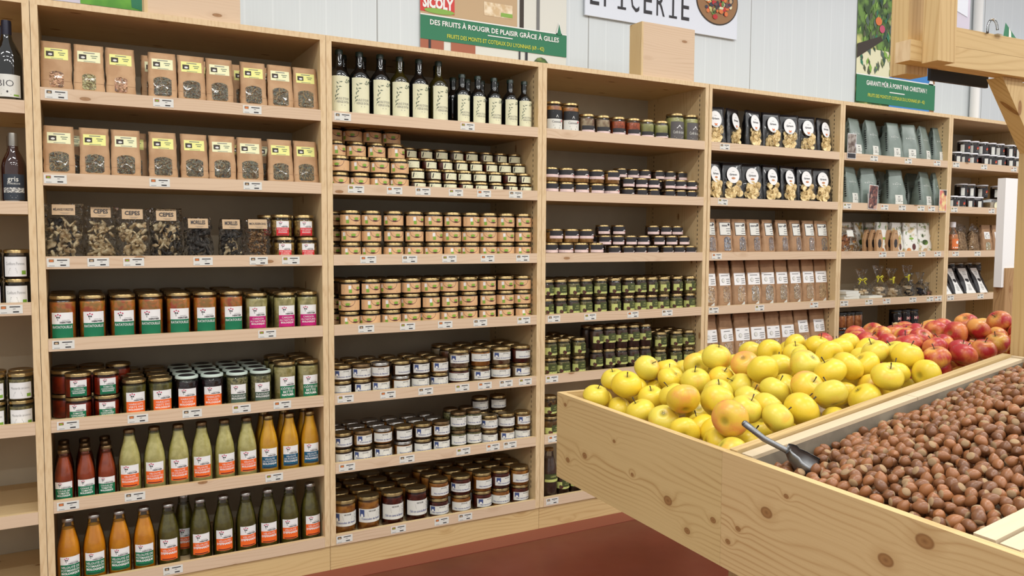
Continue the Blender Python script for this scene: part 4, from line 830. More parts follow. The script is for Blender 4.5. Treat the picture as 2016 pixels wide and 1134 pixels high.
KB4 = [kraft_bag('pasta_bag', 10+i, .112, .275, s, (-.046, .128, .052, .196), (.008, .034, .062, .090), .07, tag=True) for i, s in enumerate(('pasta', 'pasta_grey', 'oats'))]
KB5 = [kraft_bag('flour_bag', 20+i, .112, .262, 'pasta', (-.048, .105, .052, .176), (.004, .022, .070, .080), .07) for i in range(2)]
KB5R = kraft_bag('large_pasta_bag', 25, .130, .262, 'pasta', (-.036, .125, .050, .198), (.014, .045, .040, .062), .08)
def coffee(i):
    w, h = .150, .245; me, fn = bag_mesh(w, h, .085, .006, 'sage', 140+i, .003, .02, .22, .006, .3)
    d = Decal(fn, .0008)
    for k, ch in enumerate('KOETA'): d.text(ch, -.030+k*.015, .148, .0085, 'white', 1, .02)
    d.bars(-.014, .014, .160, .164, 1, 'off_white', 1, fill=.3); d.bars(-.008, .008, .136, .139, 1, 'off_white', 1, fill=.4); m1 = d.mesh('lettering')
    d = Decal(fn, .001); d.grid(-.028, .022, .036, .082, 'off_white', 1, 3, 2); d.bars(-.010, .016, .066, .074, 1, 'ink', 2); d.bars(-.012, .018, .040, .060, 3, 'grey_ink', 2, fill=.25)
    b = MB()
    for k in range(9): z = .06+k*.014; x = -w/2*(1-.22*z/h); dd = (.085/2)*(1-z/h)*.7; b.box(x-.002, x-.0008, -dd-.006+.02*z, -dd+.006+.02*z, z, z+.006, 'ink')
    return ('coffee_pouch', [('pouch', me), ('lettering', m1), ('label', d.mesh('label')), ('side_print', b.mesh('side_print'))])
CF = [coffee(i) for i in range(3)]
def card(mat, w=.062, h=.125, band=None):
    b = MB(); b.box(-w/2, w/2, 0, .0006, 0, h, 'white'); b.box(-w/2+.003, w/2-.003, -.0004, 0, .003 if not band else .034, h-.003, mat)
    if band: b.box(-w/2+.003, w/2-.003, -.0004, 0, .003, .031, band)
    return b.mesh('card')
def vac_bag(i):
    me, fn = bag_mesh(.125, .21, .035, .004, 'charcoal', 160+i, .004, .42, 0, .004); d = Decal(fn, .001)
    d.fan([(-.048, .010), (.052, .010), (.044, .185), (-.040, .185)], 'white', 1, 5); d.disc(.006, .100, .017, .012, 'charcoal', 2, 12); d.disc(-.006, .103, .010, .010, 'charcoal', 2, 10); d.bars(-.018, .02, .03, .075, 5, 'grey_ink', 2, i, .3); d.bars(-.018, .02, .135, .165, 3, 'grey_ink', 2, i, .3)
    return ('vacuum_pack', [('pack', me), ('label', d.mesh('label'))])
VB = [vac_bag(i) for i in range(2)]
def house_box():
    b = MB(); w, h, t = .085, .155, .016; P_ = [(-w/2+.012, 0), (w/2-.012, 0), (w/2, h*.6), (w/2-.03, h), (-w/2+.03, h), (-w/2, h*.6)]
    vs = [(x, -t/2, z) for x, z in P_]+[(x, t/2, z) for x, z in P_]; n = 6
    b.add(vs, [tuple(range(n)), tuple(range(2*n-1, n-1, -1))]+[(i, n+i, n+(i+1) % n, (i+1) % n) for i in range(n)], 'kraft'); m = b.mesh('carton')
    d = Decal(on_flat(-t/2), .0006); d.disc(0, .068, .022, .030, 'charcoal', 1, 8); d.bars(-.016, .016, .128, .134, 1, 'ink', 1); return ('biscuit_carton', [('carton', m), ('window', d.mesh('w'))])
HX = house_box()
# ------------------------------------------------------------------ room shell
b = MB(); b.box(-6, 12, -12, .52, -.05, 0, 'floor_paint'); struct('floor', b.mesh('floor'))
b = MB(); b.box(-1.1, 6.4, -.115, .0055, 0, .0015, 'floor_band'); struct('trim_1', b.mesh('band'))
b = MB(); b.box(-6, 12, .52, .62, 0, 4.6, 'wall_panel'); struct('wall_back', b.mesh('wall'))
b = MB(); b.lathe([(.034, 2.27), (.034, 4.5), (0, 4.5)], 'white', 16); struct('trim_2', b.mesh('pipe'), (6.28, .482, 0))
b = MB(); b.tube([(6.34, .45, 2.99), (8.4, .45, 2.99)], .026, 'sign_white', 12); struct('trim_3', b.mesh('pipe'))

# ------------------------------------------------------------------ shelving
LV = [1.959, 1.659, 1.36, 1.062, .765, .466, .153]
LV0 = [1.908, 1.555, 1.197, .763, .435, .150]
BAYX = {0: (-1.048, -.048), 1: (0, 1.0), 2: (1.048, 2.044), 3: (2.092, 3.089), 4: (3.137, 4.159), 5: (4.201, 5.223), 6: (5.268, 6.290)}
DEP = .50
def part(parent, name, mb, smooth=False, child=None):
    o = bpy.data.objects.new(name, mb if isinstance(mb, bpy.types.Mesh) else mb.mesh(name)); COL.objects.link(o); o.parent = parent; return o
def boxpart(parent, name, x0, x1, y0, y1, z0, z1, mat, mats=None):
    """a board with its own origin so that the grain differs"""
    b = MB(); cx, cy, cz = (x0+x1)/2, (y0+y1)/2, (z0+z1)/2
    b.box(x0-cx, x1-cx, y0-cy, y1-cy, z0-cz, z1-cz, mat, mats); o = part(parent, name, b); 
    pl = Vector((cx, cy, cz)); 
    g = parent; 
    while g: pl = pl-Vector(g.location); g = g.parent
    o.location = pl; return o
UL = {0: 'pine shelving unit cut off by the left edge, holding wine, jam and mustard', 1: 'pine shelving unit with herb bags on top and soup bottles below',
      2: 'pine shelving unit with olive oil bottles on its top shelf', 3: 'pine shelving unit with chestnut spread jars, partly behind the apple display',
      4: 'pine shelving unit with black cracker pouches on its two top shelves', 5: 'pine shelving unit with grey-green coffee pouches on its two top shelves',
      6: 'pine shelving unit at the right end, behind the wooden stall post'}
for i, (x0, x1) in BAYX.items():
    t = .022
    R = bpy.data.objects.new('shelving_unit', None); COL.objects.link(R); R.location = ((x0+x1)/2, 0, 0); R['label'] = UL[i]; R['category'] = 'shelf'; R['group'] = 'pine shelving units along the wall'
    gl = .024 if i not in (4, 5) else .021
    gr = .024 if i not in (4,) else .021
    if i == 5: gl = .021; gr = .0225
    if i == 6: gl = .0225
    boxpart(R, 'top_panel', x0-gl+.0009, x1+gr-.0009, 0, DEP, 2.243, 2.265, 'pine_X', dict(front='edge_grain'))
    for nm, xa, xb in (('side_panel', x0-gl+.0009, x0), ('side_panel', x1, x1+gr-.0009)):
        boxpart(R, nm, xa, xb, 0, DEP, .108, 2.243, 'pine_Z', dict(front='edge_grain'))
    boxpart(R, 'back_panel', x0, x1, DEP-.008, DEP, .108, 2.243, 'back_laminate')
    boxpart(R, 'plinth', x0-gl+.0009, x1+gr-.0009, .006, .030, 0, .108, 'stall_X')
    for k, L in enumerate(LV0 if i == 0 else LV):
        s = boxpart(R, 'shelf_board', x0+.0005, x1-.0005, .018, DEP-.01, L-.042, L-.02, 'pine_X')
        lip = boxpart(s, 'front_lip', x0+.0005, x1-.0005, -.001, .0178, L-.0455, L, 'lip_X', dict(top='pine_X'))
        if k == 6: boxpart(s, 'lower_rail', x0+.0005, x1-.0005, .001, .0178, .108, L-.046, 'brown_X')
    if i >= 2:
        for yy in (.045, .43):
            b = MB(); zz = .2
            while zz < 2.2: b.box(-.0006, 0, -.002, .002, zz, zz+.012, 'strip_dark'); zz += .025
            o = part(R, 'pin_hole_strip', b); o.location = (x1-(x0+x1)/2, yy, 0)

# ------------------------------------------------------------------ helper to fill shelves
def zsh(unit, lev): return (LV0 if unit == 0 else LV)[lev-1]-.0196
def ext(t):
    xs = []; ys = []
    for p_ in t[1]:
        if p_[0] in ('side_crease',): continue
        for v in p_[1].vertices: xs.append(abs(v.co.x)); ys.append(abs(v.co.y))
    return max(xs), max(ys)
_ext = {}
def dims(t):
    k = id(t[1][0][1])
    if k not in _ext: _ext[k] = ext(t)
    return _ext[k]
def spread(xs, hw, lo, hi):
    """keeps neighbours from pushing into one another and into the side panels; gives back the places and a squeeze factor"""
    n = len(xs); sq = min(1.0, (hi-lo)/(sum(2*h for h in hw)+.0006*n)); hw = [h*sq for h in hw]; xs = list(xs)
    for _ in range(200):
        for i in range(n): xs[i] = min(max(xs[i], lo+hw[i]), hi-hw[i])
        for i in range(n-1):
            o = hw[i]+hw[i+1]+.0005-(xs[i+1]-xs[i])
            if o > 0: xs[i] -= o/2; xs[i+1] += o/2
    return xs, sq
BLK = {'b3a': (2.093, 2.318), 'b3b': (2.318, 2.884), 'b3c': (2.886, 3.088), 'b3d': (2.093, 2.572), 'b3e': (2.574, 2.855), 'b3f': (2.857, 3.088), 'b3h': (2.093, 2.475), 'b3h2': (2.13, 2.44), 'b3i': (2.490, 2.845), 'b3j': (2.847, 3.088), 'b3i2': (2.45, 2.80), 'b3j2': (2.802, 3.066),
       'b3m': (2.093, 2.375), 'b3n': (2.395, 2.785), 'b3o': (2.80, 3.088), 's5l': (1.049, 1.609), 's5r': (1.6095, 2.043), 's6l': (1.049, 1.613), 's6t': (1.6135, 1.774), 's6r': (1.775, 2.043), 's7t': (1.049, 1.503), 's7l': (1.5035, 2.043), 'k1': (1.049, 1.411), 'w1': (1.412, 2.043),
       'rata': (.001, .692), 'cardon': (.693, .999), 'coulis': (.001, .215), 'courg': (.2155, .739), 'potir': (.7395, .999), 'potim': (.001, .346), 'epin': (.3465, .999), 'tom': (.045, .232), 'harv': (.233, .421), 'harr': (.4215, .614), 'flag': (.6145, .803), 'bett': (.8035, .999), 'huile': (1.049, 1.630), 'huiles': (1.631, 2.043)}
def line(key, unit, cat, group, picks, xs, y, z, lab, rr, n0=0):
    lo, hi = BLK.get(key, (BAYX[unit][0]+.001, BAYX[unit][1]-.001)); n = len(xs)
    T_ = [picks[k % len(picks)] if isinstance(picks, list) else picks for k in range(n)]
    round_ = T_[0][1][0][0] == 'glass_body'; rz = [random.uniform(-rr, rr) for _ in xs]; hw = []; hy = []
    for t, a in zip(T_, rz):
        w, d = dims(t)
        if round_: hw.append(max(w, d)); hy.append(max(w, d))
        else: hw.append(w*math.cos(a)+d*abs(math.sin(a))*.6); hy.append(d*math.cos(a)+w*abs(math.sin(a)))
    if max(xs) > hi or min(xs) < lo: lo, hi = min(lo, min(xs)-.05), max(hi, max(xs)+.05)
    xs2, sq = spread(xs, hw, lo, hi); out = []
    for k in range(n):
        yy = max(y, .0186+hy[k]*sq)
        if yy+hy[k]*sq > .4895: continue
        out.append(place(T_[k], (xs2[k], yy, z), lab(k), cat, group, rz[k], scale=(sq, sq, 1) if sq < 1 else None))
    return out
def row(key, unit, desc, cat, group, picks, tier=0, h=0.0, yo=0.0, rr=.12, words=None, where=None, xs=None, dx=0.0, start=0, rear=None):
    """one left-to-right line of repeats on a shelf"""
    lev, y, px = ROWS[key]; px = [x+dx for x in (xs or px)]
    return line(key, unit, cat, group, picks, px, y+yo, zsh(unit, lev)+tier*h, lambda k: '%s, %s from left%s, %s shelf, %s' % (desc, o_(k+1+start), (' '+words) if words else '', where or SHELF[lev], UNIT[unit]), rr)
def rear(key, unit, desc, cat, group, picks, n, pitch, tier=0, h=0.0, xs=None, dx=0.0, rr=.3):
    lev, y, px = ROWS[key]; px = [x+dx for x in (xs or px)]; t = picks[0] if isinstance(picks, list) else picks; d = max(dims(t)); y = max(y, .0186+d); pitch = max(pitch, 2*d+.001)
    for r_ in range(1, n+1):
        line(key, unit, cat, group, picks, px, y+r_*pitch, zsh(unit, lev)+tier*h, lambda k: '%s, %s from left, %s row back, %s shelf, %s' % (desc, o_(k+1), o_(r_+1), SHELF[lev], UNIT[unit]), rr)
def bare(t): return (t[0], [p for p in t[1] if p[0] != 'label'])

# unit 1
sel = [HB[0], HB[1], HB[2], HB[3], HB[4], HB[5], HB[6], HB[3], HB[6]]
row('herb1', 1, 'kraft herb bag', 'bag', 'herb bags on the top shelf', sel, rr=.03)
row('herb2', 1, 'kraft herb bag', 'bag', 'herb bags on the second shelf', [HB[3], HB[4], HB[5], HB[6], HB[4], HB[5], HB[3], HB[4], HB[6]], rr=.03)
row('herb1', 1, 'kraft herb bag behind', 'bag', 'herb bags behind the front row', [HB[3], HB[4], HB[6]], xs=[.385, .60, .715, .82], yo=.075, rr=.03, words='in second row')
row('herb2', 1, 'kraft herb bag behind', 'bag', 'herb bags behind the front row', [HB[3], HB[4], HB[6]], xs=[.09, .300, .705, .80], yo=.075, rr=.03, words='in second row')
lev, y, px = ROWS['mush']; ML = ['clear bag of mixed forest mushrooms at left end of dried mushroom row', 'bag of dried ceps standing highest, second in the mushroom row', 'bag of dried ceps, third in the mushroom row, header level', 'bag of dried ceps with tilted header, fourth in the mushroom row',
    'bag of dark dried morels beside the fourth cep bag', 'bag of dark dried morels beside the mousserons', 'bag of small dried mousserons beside the chickpea jars']
for k, x in enumerate(px): place(MU[k], (x, y+(.02 if k == 1 else 0), zsh(1, 3)), ML[k], 'mushroom bag', 'dried mushroom bags', random.uniform(-.08, .08))
place(MU[2], (.415, .135, zsh(1, 3)+.004), 'bag of dried ceps behind the fourth bag of the mushroom row', 'mushroom bag', 'dried mushroom bags', .05)
row('chick_low', 1, 'chickpea jar with red label', 'jar', 'chickpea jars', T['chick'], words='in lower tier')
row('chick_up', 1, 'chickpea jar with red label', 'jar', 'chickpea jars', T['chick'], 1, .0925, words='in upper tier')
row('chick_low', 1, 'chickpea jar behind, red label', 'jar', 'chickpea jars', T['chick'], yo=.10, words='in lower tier'); row('chick_up', 1, 'chickpea jar behind, red label', 'jar', 'chickpea jars', T['chick'], 1, .0925, yo=.095, dx=-.035, words='in upper tier')
row('rata', 1, 'ratatouille jar with green label', 'jar', 'ratatouille jars', T['rata']); rear('rata', 1, 'ratatouille jar', 'jar', 'ratatouille jars', bare(T['rata']), 4, .094)
row('cardon', 1, 'cardoon jar with pink label', 'jar', 'cardoon jars', T['cardon']); rear('cardon', 1, 'cardoon jar', 'jar', 'cardoon jars', bare(T['cardon']), 3, .096)
row('tom', 1, 'chopped tomato jar', 'jar', 'chopped tomato jars', T['tom'], words='in lower tier'); row('tom', 1, 'chopped tomato jar', 'jar', 'chopped tomato jars', T['tom'], 1, .0905, words='in upper tier')
for q, (xx, yy) in enumerate(((.047, .155), (.140, .158), (.047, .250), (.140, .255), (.235, .252))):
    for tr in (0, 1): place(bare(T['tom']), (xx, yy, zsh(1, 5)+tr*.0905), 'chopped tomato jar, %s of the jars standing behind, %s tier' % (o_(q+1), ('lower', 'upper')[tr]), 'jar', 'chopped tomato jars', 0)
row('harv', 1, 'green bean jar', 'jar', 'green bean jars', T['harv']); rear('harv', 1, 'green bean jar', 'jar', 'green bean jars', bare(T['harv']), 3, .094)
row('harr', 1, 'red bean jar with pale lid', 'jar', 'red bean jars', T['harr']); rear('harr', 1, 'red bean jar', 'jar', 'red bean jars', bare(T['harr']), 3, .094)
row('flag', 1, 'flageolet jar with grey-green label', 'jar', 'flageolet bean jars', T['flag']); rear('flag', 1, 'flageolet jar', 'jar', 'flageolet bean jars', bare(T['flag']), 3, .094)
row('bett', 1, 'chard rib jar', 'jar', 'chard rib jars', T['bett']); rear('bett', 1, 'chard rib jar', 'jar', 'chard rib jars', bare(T['bett']), 2, .098)
row('coulis', 1, 'tomato coulis bottle', 'bottle', 'tomato coulis bottles', T['coulis']); rear('coulis', 1, 'tomato coulis bottle', 'bottle', 'tomato coulis bottles', bare(T['coulis']), 2, .078)
row('courg', 1, 'courgette soup bottle', 'bottle', 'courgette soup bottles', T['courg']); row('potir', 1, 'squash soup bottle, blue label', 'bottle', 'squash soup bottles', T['potir'])
rear('potir', 1, 'squash soup bottle', 'bottle', 'squash soup bottles', bare(T['potir']), 1, .09, dx=-.03)
row('potim', 1, 'pumpkin soup bottle', 'bottle', 'pumpkin soup bottles', T['potim']); row('epin', 1, 'spinach soup bottle', 'bottle', 'spinach soup bottles', T['epin'])
place(T['epin'], (.459, .16, zsh(1, 7)), 'spinach soup bottle in the second row, seen between the first two', 'bottle', 'spinach soup bottles', 0)

# unit 2
row('huile', 2, 'large olive oil bottle', 'bottle', 'large olive oil bottles', [T['oil'], T['oil'], T['oil'], T['oil2'], T['oil'], T['oil2']], rr=.1)
row('huiles', 2, 'small olive oil bottle', 'bottle', 'small olive oil bottles', T['oils'], rr=.15)
rear('huile', 2, 'large olive oil bottle', 'bottle', 'large olive oil bottles', bare(T['oil']), 1, .09, dx=.045)
rear('huiles', 2, 'small olive oil bottle', 'bottle', 'small olive oil bottles', bare(T['oils']), 1, .09, xs=[1.645, 1.73, 1.81, 1.895, 1.975])
K = [T['kraft1'], T['kraft0'], T['kraft2']]; Q = [T['quill0'], T['quill0'], T['quill0'], T['quill1'], T['quill1'], T['quill2'], T['quill2'], T['quill1']]
def stack(key, unit, desc, group, picks, tiers, h, words, yo=None, rows=1, pitch=.094, cat='jar', nm=None):
    for tr in range(tiers):
        pk = [picks[(i+tr) % len(picks)] for i in range(7)]
        row(key, unit, desc, cat, group, pk, tr, h, yo=(yo or [0]*9)[tr], rr=.35, words='in %s tier' % words[tr])
W4 = ['bottom', 'second', 'third', 'top']; W3 = ['bottom', 'middle', 'top']; W2 = ['lower', 'upper']
stack('k1', 2, 'kraft-label terrine jar', 'kraft-label terrine jars', K, 4, .0695, W4, [0, 0, .05, .10])
for tr, yy in ((0, .095), (1, .095), (2, .145), (0, .19), (1, .19)): row('k1', 2, 'rear kraft-label jar %d deep' % (2 if yy < .15 else 3), 'jar', 'kraft-label terrine jars', K, tr, .0695, yo=yy, words='in %s tier' % W4[tr]) if yy < .1 or tr == 2 else None
stack('w1', 2, 'small cream-label pate jar', 'cream-label pate jars', Q, 4, .0510, W4, [0, .012, .06, .11])
for tr, yy in ((0, .088), (1, .10), (2, .15)): row('w1', 2, 'rear cream-label jar', 'jar', 'cream-label pate jars', Q, tr, .0510, yo=yy, words='in %s tier' % W4[tr])
stack('s3', 2, 'kraft-label jar', 'kraft-label terrine jars', K, 3, .0695, W3); stack('s4', 2, 'kraft-label jar', 'kraft-label terrine jars', K, 3, .0695, W3)
for key in ('s3', 's4'):
    for tr in range(3): place(T['kraft1'], (1.098, .19, zsh(2, 3 if key == 's3' else 4)+tr*.0695), 'kraft-label jar behind the left end column, %s tier, %s shelf, %s' % (W3[tr], 'third' if key == 's3' else 'fourth', UNIT[2]), 'jar', 'kraft-label terrine jars', .2)
rear('s4', 2, 'kraft-label jar, top tier', 'jar', 'kraft-label terrine jars', bare(T['kraft1']), 2, .094, 2, .0695)
RC = [T['roc0'], T['roc3'], T['roc1'], T['roc2']]
stack('s5l', 2, 'white-label terrine jar', 'white-label terrine jars', RC, 2, .0672, W2); stack('s5r', 2, 'large white-label sauce jar', 'large white-label jars', [T['bol0'], T['bol1'], T['bol2'], T['bol1']], 2, .083, W2)
rear('s5l', 2, 'white-label terrine jar, upper tier', 'jar', 'white-label terrine jars', bare(T['roc0']), 2, .09, 1, .0672); rear('s5r', 2, 'large white-label jar, upper tier', 'jar', 'large white-label jars', bare(T['bol1']), 2, .102, 1, .083)
row('s5r', 2, 'rear sauce jar', 'jar', 'large white-label jars', [T['bol2']], 0, 0, yo=.102, words='in lower tier')
stack('s6l', 2, 'white-label terrine jar', 'white-label terrine jars', RC, 2, .0705, W2); stack('s6t', 2, 'tall green terrine jar', 'tall terrine jars', [T['s6t']], 2, .0865, W2); stack('s6r', 2, 'small white-label jar', 'small white-label jars', [T['s6r0'], T['s6r1']], 2, .0705, W2)
stack('s6b', 2, 'rear small white-label jar', 'small white-label jars', [T['s6r0']], 3, .0705, W3, [0, 0, 0])
rear('s6l', 2, 'white-label terrine jar, upper tier', 'jar', 'white-label terrine jars', bare(T['roc2']), 2, .092, 1, .0705); rear('s6t', 2, 'tall green terrine jar, upper tier', 'jar', 'tall terrine jars', bare(T['s6t']), 1, .085, 1, .0865)
row('s7t', 2, 'tall stew jar', 'jar', 'tall stew jars', [T['cass'], T['cass'], T['chil'], T['chil']]); rear('s7t', 2, 'tall stew jar', 'jar', 'tall stew jars', [bare(T['cass'])], 3, .104)
stack('s7l', 2, 'short stew jar', 'short stew jars', [T['s7l0'], T['s7l1']], 2, .0888, W2, [0, 0]); rear('s7l', 2, 'short stew jar, upper tier', 'jar', 'short stew jars', bare(T['s7l1']), 2, .102, 1, .0888)
row('s7l', 2, 'rear short stew jar', 'jar', 'short stew jars', [T['s7l1']], 0, 0, yo=.102, words='in lower tier')

# unit 3
row('b3a', 3, 'tall cassoulet jar', 'jar', 'cassoulet jars', T['b3a']); row('b3b', 3, 'squat duck dish jar', 'jar', 'duck dish jars', [T['b3b%d' % i] for i in range(6)]); row('b3c', 3, 'duck confit jar', 'jar', 'duck confit jars', T['b3c'])
place(T['b3b4'], (2.83, .17, zsh(3, 1)), 'squat jar standing behind the last duck dish jar, top shelf', 'jar', 'duck dish jars', 0)
stack('b3d', 3, 'foie gras jar', 'foie gras jars', [T['b3d']], 2, .0695, W2)
for kk in ('b3e', 'b3f'): stack(kk, 3, 'dark-label pate jar, %s block' % ('middle' if kk == 'b3e' else 'right'), 'dark-label pate jars', [T['b3s']], 2, .054, W2)
stack('b3g', 3, 'rear dark-label pate jar', 'dark-label pate jars', [T['b3s']], 3, .054, W3)
row('b3h', 3, 'dark-label terrine jar', 'jar', 'foie gras jars', T['b3d'], words='in lower tier'); row('b3h2', 3, 'dark-label terrine jar', 'jar', 'foie gras jars', T['b3d'], 1, .0695, words='in upper tier')
for kk, w_ in (('b3i', 'middle'), ('b3j', 'right')):
    row(kk, 3, 'small dark-label jar, %s block' % w_, 'jar', 'dark-label pate jars', T['b3s'], words='in bottom tier'); row(kk+'2', 3, 'small dark-label jar, %s block' % w_, 'jar', 'dark-label pate jars', T['b3s'], 1, .054, words='in middle tier')
row('b3k', 3, 'small dark-label jar', 'jar', 'dark-label pate jars', T['b3s'], 2, .054, yo=-.03, words='in top tier'); 
for tr in (0, 1): row('b3k', 3, 'rear small dark-label jar', 'jar', 'dark-label pate jars', T['b3s'], tr, .054, yo=.01, words='in %s tier' % W3[tr])
C1 = [T['ch1'], T['ch1'], T['ch1'], T['ch3'], T['ch1'], T['ch3']]
stack('b3l', 3, 'chestnut spread jar', 'chestnut spread jars', C1, 2, .0928, W2); rear('b3l', 3, 'chestnut jar, upper tier', 'jar', 'chestnut spread jars', bare(T['ch1']), 3, .078, 1, .0928)
stack('b3m', 3, 'chestnut spread jar, left block', 'chestnut spread jars', [T['ch3']], 2, .0928, W2); stack('b3o', 3, 'chestnut spread jar, right block', 'chestnut spread jars', [T['ch3']], 2, .0928, W2)
stack('b3n', 3, 'tall chestnut jar', 'tall chestnut jars', [T['ch2']], 2, .1172, W2)
rear('b3m', 3, 'chestnut jar, left block, upper tier', 'jar', 'chestnut spread jars', bare(T['ch3']), 3, .08, 1, .0928); rear('b3o', 3, 'chestnut jar, right block, upper tier', 'jar', 'chestnut spread jars', bare(T['ch3']), 2, .08, 1, .0928); rear('b3n', 3, 'tall chestnut jar, upper tier', 'jar', 'tall chestnut jars', bare(T['ch2']), 1, .08, 1, .1172)
stack('b3p', 3, 'whole chestnut jar', 'whole chestnut jars', [T['nutj']], 2, .1005, W2, [0, .01])
row('b3q', 3, 'creamy drink bottle', 'bottle', 'chestnut drink bottles', T['milk']); row('b3r', 3, 'brown jar beside the bottle', 'jar', 'chestnut spread jars', [T['ch2']])

# unit 4
SC = 1.0
row('cr1', 4, 'black pouch of crackers', 'pouch', 'cracker pouches', [CR[0], CR[2]], rr=.35); row('cr2', 4, 'black pouch of crackers', 'pouch', 'cracker pouches', [CR[1], CR[3]], rr=.35)
row('kb3', 4, 'kraft seed bag with window', 'bag', 'seed bags', KB3, rr=.15); row('kb4', 4, 'kraft pasta bag, white label', 'bag', 'pasta bags', [KB4[0], KB4[0], KB4[0], KB4[1], KB4[1], KB4[1], KB4[1], KB4[2], KB4[2]], rr=.12)
row('kb5', 4, 'kraft flour bag', 'bag', 'flour bags', [KB5[0], KB5[1]], rr=.12, xs=ROWS['kb5'][2][:6]); row('kb5', 4, 'wide kraft pasta bag', 'bag', 'wide pasta bags', [KB5R], rr=.1, xs=ROWS['kb5'][2][6:])
# unit 5
row('cf1', 5, 'grey-green coffee pouch', 'pouch', 'coffee pouches', CF, rr=.25); row('cf2', 5, 'grey-green coffee pouch', 'pouch', 'coffee pouches', CF, rr=.25); row('cf2b', 5, 'coffee pouch in rear row', 'pouch', 'coffee pouches', CF, rr=.3)
row('cf1', 5, 'coffee pouch in rear row', 'pouch', 'coffee pouches', CF, rr=.2, xs=[4.66, 4.86, 5.20], yo=.11)
single('postcard', card('shell_photo', .078, .150, 'charcoal'), (4.262, -.0045, 1.925), 'postcard leaning at left end of the top coffee shelf', 'card', rot=(-.0, 0, 0))
single('postcard', card('meat_photo', .085, .150), (4.470, -.0045, 1.622), 'dark framed postcard leaning between the coffee pouches', 'card', rot=(0, .06, 0))
single('postcard', card('salad_photo', .080, .145), (5.180, -.0045, 1.620), 'postcard with pink picture at right end of the second coffee shelf', 'card')
fb, ff = bag_mesh(.16, .17, .07, .01, 'cello', 201, .006); d = Decal(ff, .003); d.grid(-.01, .11, .05, .15, 'off_white', 1); rr = random.Random(8); b = MB()
for k in range(46):
    c = Vector((rr.uniform(-.065, .065), rr.uniform(-.024, .02), rr.uniform(.008, .12))); M = Matrix.Rotation(rr.uniform(-.8, .8)+PI/2, 3, 'X') @ Matrix.Rotation(rr.uniform(-.8, .8), 3, 'Y'); n = 9; L = rr.uniform(.010, .018)
    b.add([c+M @ Vector((L*math.cos(2*PI*q/n), L*.8*math.sin(2*PI*q/n), .002*math.sin(q*2))) for q in range(n)], [tuple(range(n))], 'dried_fruit' if k % 3 else 'apricot', True)
place(('dried_fruit_bag', [('film', fb), ('fruit_crisps', b.mesh('crisps')), ('label', d.mesh('label'))]), (4.36, .10, zsh(5, 3)), 'clear bag of orange dried fruit crisps at the left end of the third coffee-unit shelf', 'bag')
for g, xx in enumerate((4.640, 4.800)):
    for k in range(3): place(HX, (xx-.022*k, .07+.028*k, zsh(5, 3)), 'tapered kraft biscuit carton, %s of the %s leaning set of three' % (('front', 'middle', 'rear')[k], ('left', 'right')[g]), 'carton', 'kraft biscuit cartons', .15)
pb, pf = bag_mesh(.125, .205, .06, .01, 'botanic', 210, .004); d = Decal(pf, .001); d.disc(.02, .045, .016, .022, 'maroon', 1, 12); d.disc(-.025, .02, .02, .018, 'apricot', 1, 12); d.disc(.0, .1, .02, .008, 'lime', 1, 10)
d2 = Decal(pf, .001); d2.disc(.0, .075, .03, .018, 'leafy', 1, 12); d2.disc(0, .02, .022, .016, 'card_brown', 1, 12); d2.disc(-.02, .12, .005, .01, 'ink', 1, 8)
PB = [('printed_tea_bag', [('paper_bag', pb), ('fruit_print', d.mesh('print'))]), ('printed_tea_bag', [('paper_bag', pb), ('plant_print', d2.mesh('print'))])]
row('pr5', 5, 'white bag with botanical print', 'bag', 'botanical print bags', [PB[0], PB[0], PB[0], PB[1]], yo=.02, rr=.2, dx=.05); row('pr5', 5, 'rear botanical print bag', 'bag', 'botanical print bags', PB, yo=.12, xs=[4.50, 4.63, 4.76, 4.90], rr=.2)
b = MB(); b.box(-.075, .075, -.05, .05, 0, .016, 'off_white'); BX = b.mesh('box')
for k in range(4): single('flat_white_box', BX, (4.385-.012*(k % 2), .10, zsh(5, 4)+.0165*k), 'flat white box, %s in the stack at the left of the ribbon-bag shelf' % ('lowest', 'second', 'third', 'topmost')[k], 'box', 'flat white boxes', .05*k)
for k in range(2): single('flat_white_box', BX, (4.56, .07, zsh(5, 4)+.0165*k), 'flat pale box, %s of two beside the stack of four' % ('lower', 'upper')[k], 'box', 'flat pale boxes', .1)
def sweet_bag(name, i, w, h, filling, ribbon):
    b = MB(); pr = [(0, 0), (w*.42, .002), (w*.5, h*.15), (w*.46, h*.38), (w*.22, h*.55), (w*.07, h*.64), (w*.16, h*.80), (w*.30, h), (w*.28, h)]; b.lathe(pr, 'cello', 14)
    r = random.Random(i); b.v = [(x*(1+.2*r.uniform(-1, 1)), y*(1+.2*r.uniform(-1, 1)), z) for x, y, z in b.v]
    c = MB()
    for k in range(16): x, y, z = r.uniform(-w*.24, w*.24), r.uniform(-w*.24, w*.24), r.uniform(.006, h*.34); s = w*.10; c.box(x-s, x+s, y-s, y+s, z, z+s*1.1, filling)
    d = MB(); a = h*.64
    d.lathe([(w*.08, a-.004), (w*.1, a), (w*.08, a+.004)], ribbon, 10)
    for sgn in (-1, 1): d.tube([(0, -w*.08, a), (sgn*w*.16, -w*.16, a+w*.12), (sgn*w*.24, -w*.14, a+.01), (sgn*w*.1, -w*.12, a-w*.04), (sgn*w*.2, -w*.16, a-w*.22)], .004, ribbon, 6)
    return (name, [('cellophane', b.mesh('cello')), ('sweets', c.mesh('sweets')), ('ribbon_bow', d.mesh('ribbon'))])
RB = [sweet_bag('ribboned_biscuit_bag', 3+i, .12, .20+.02*i, 'biscuit_paper', 'yellow_ribbon') for i in range(2)]; DK = sweet_bag('ribboned_sweet_bag', 9, .10, .17, 'foil_navy', 'foil_silver'); SM = sweet_bag('small_sweet_bag', 11, .07, .10, 'pinkish', 'foil_silver')
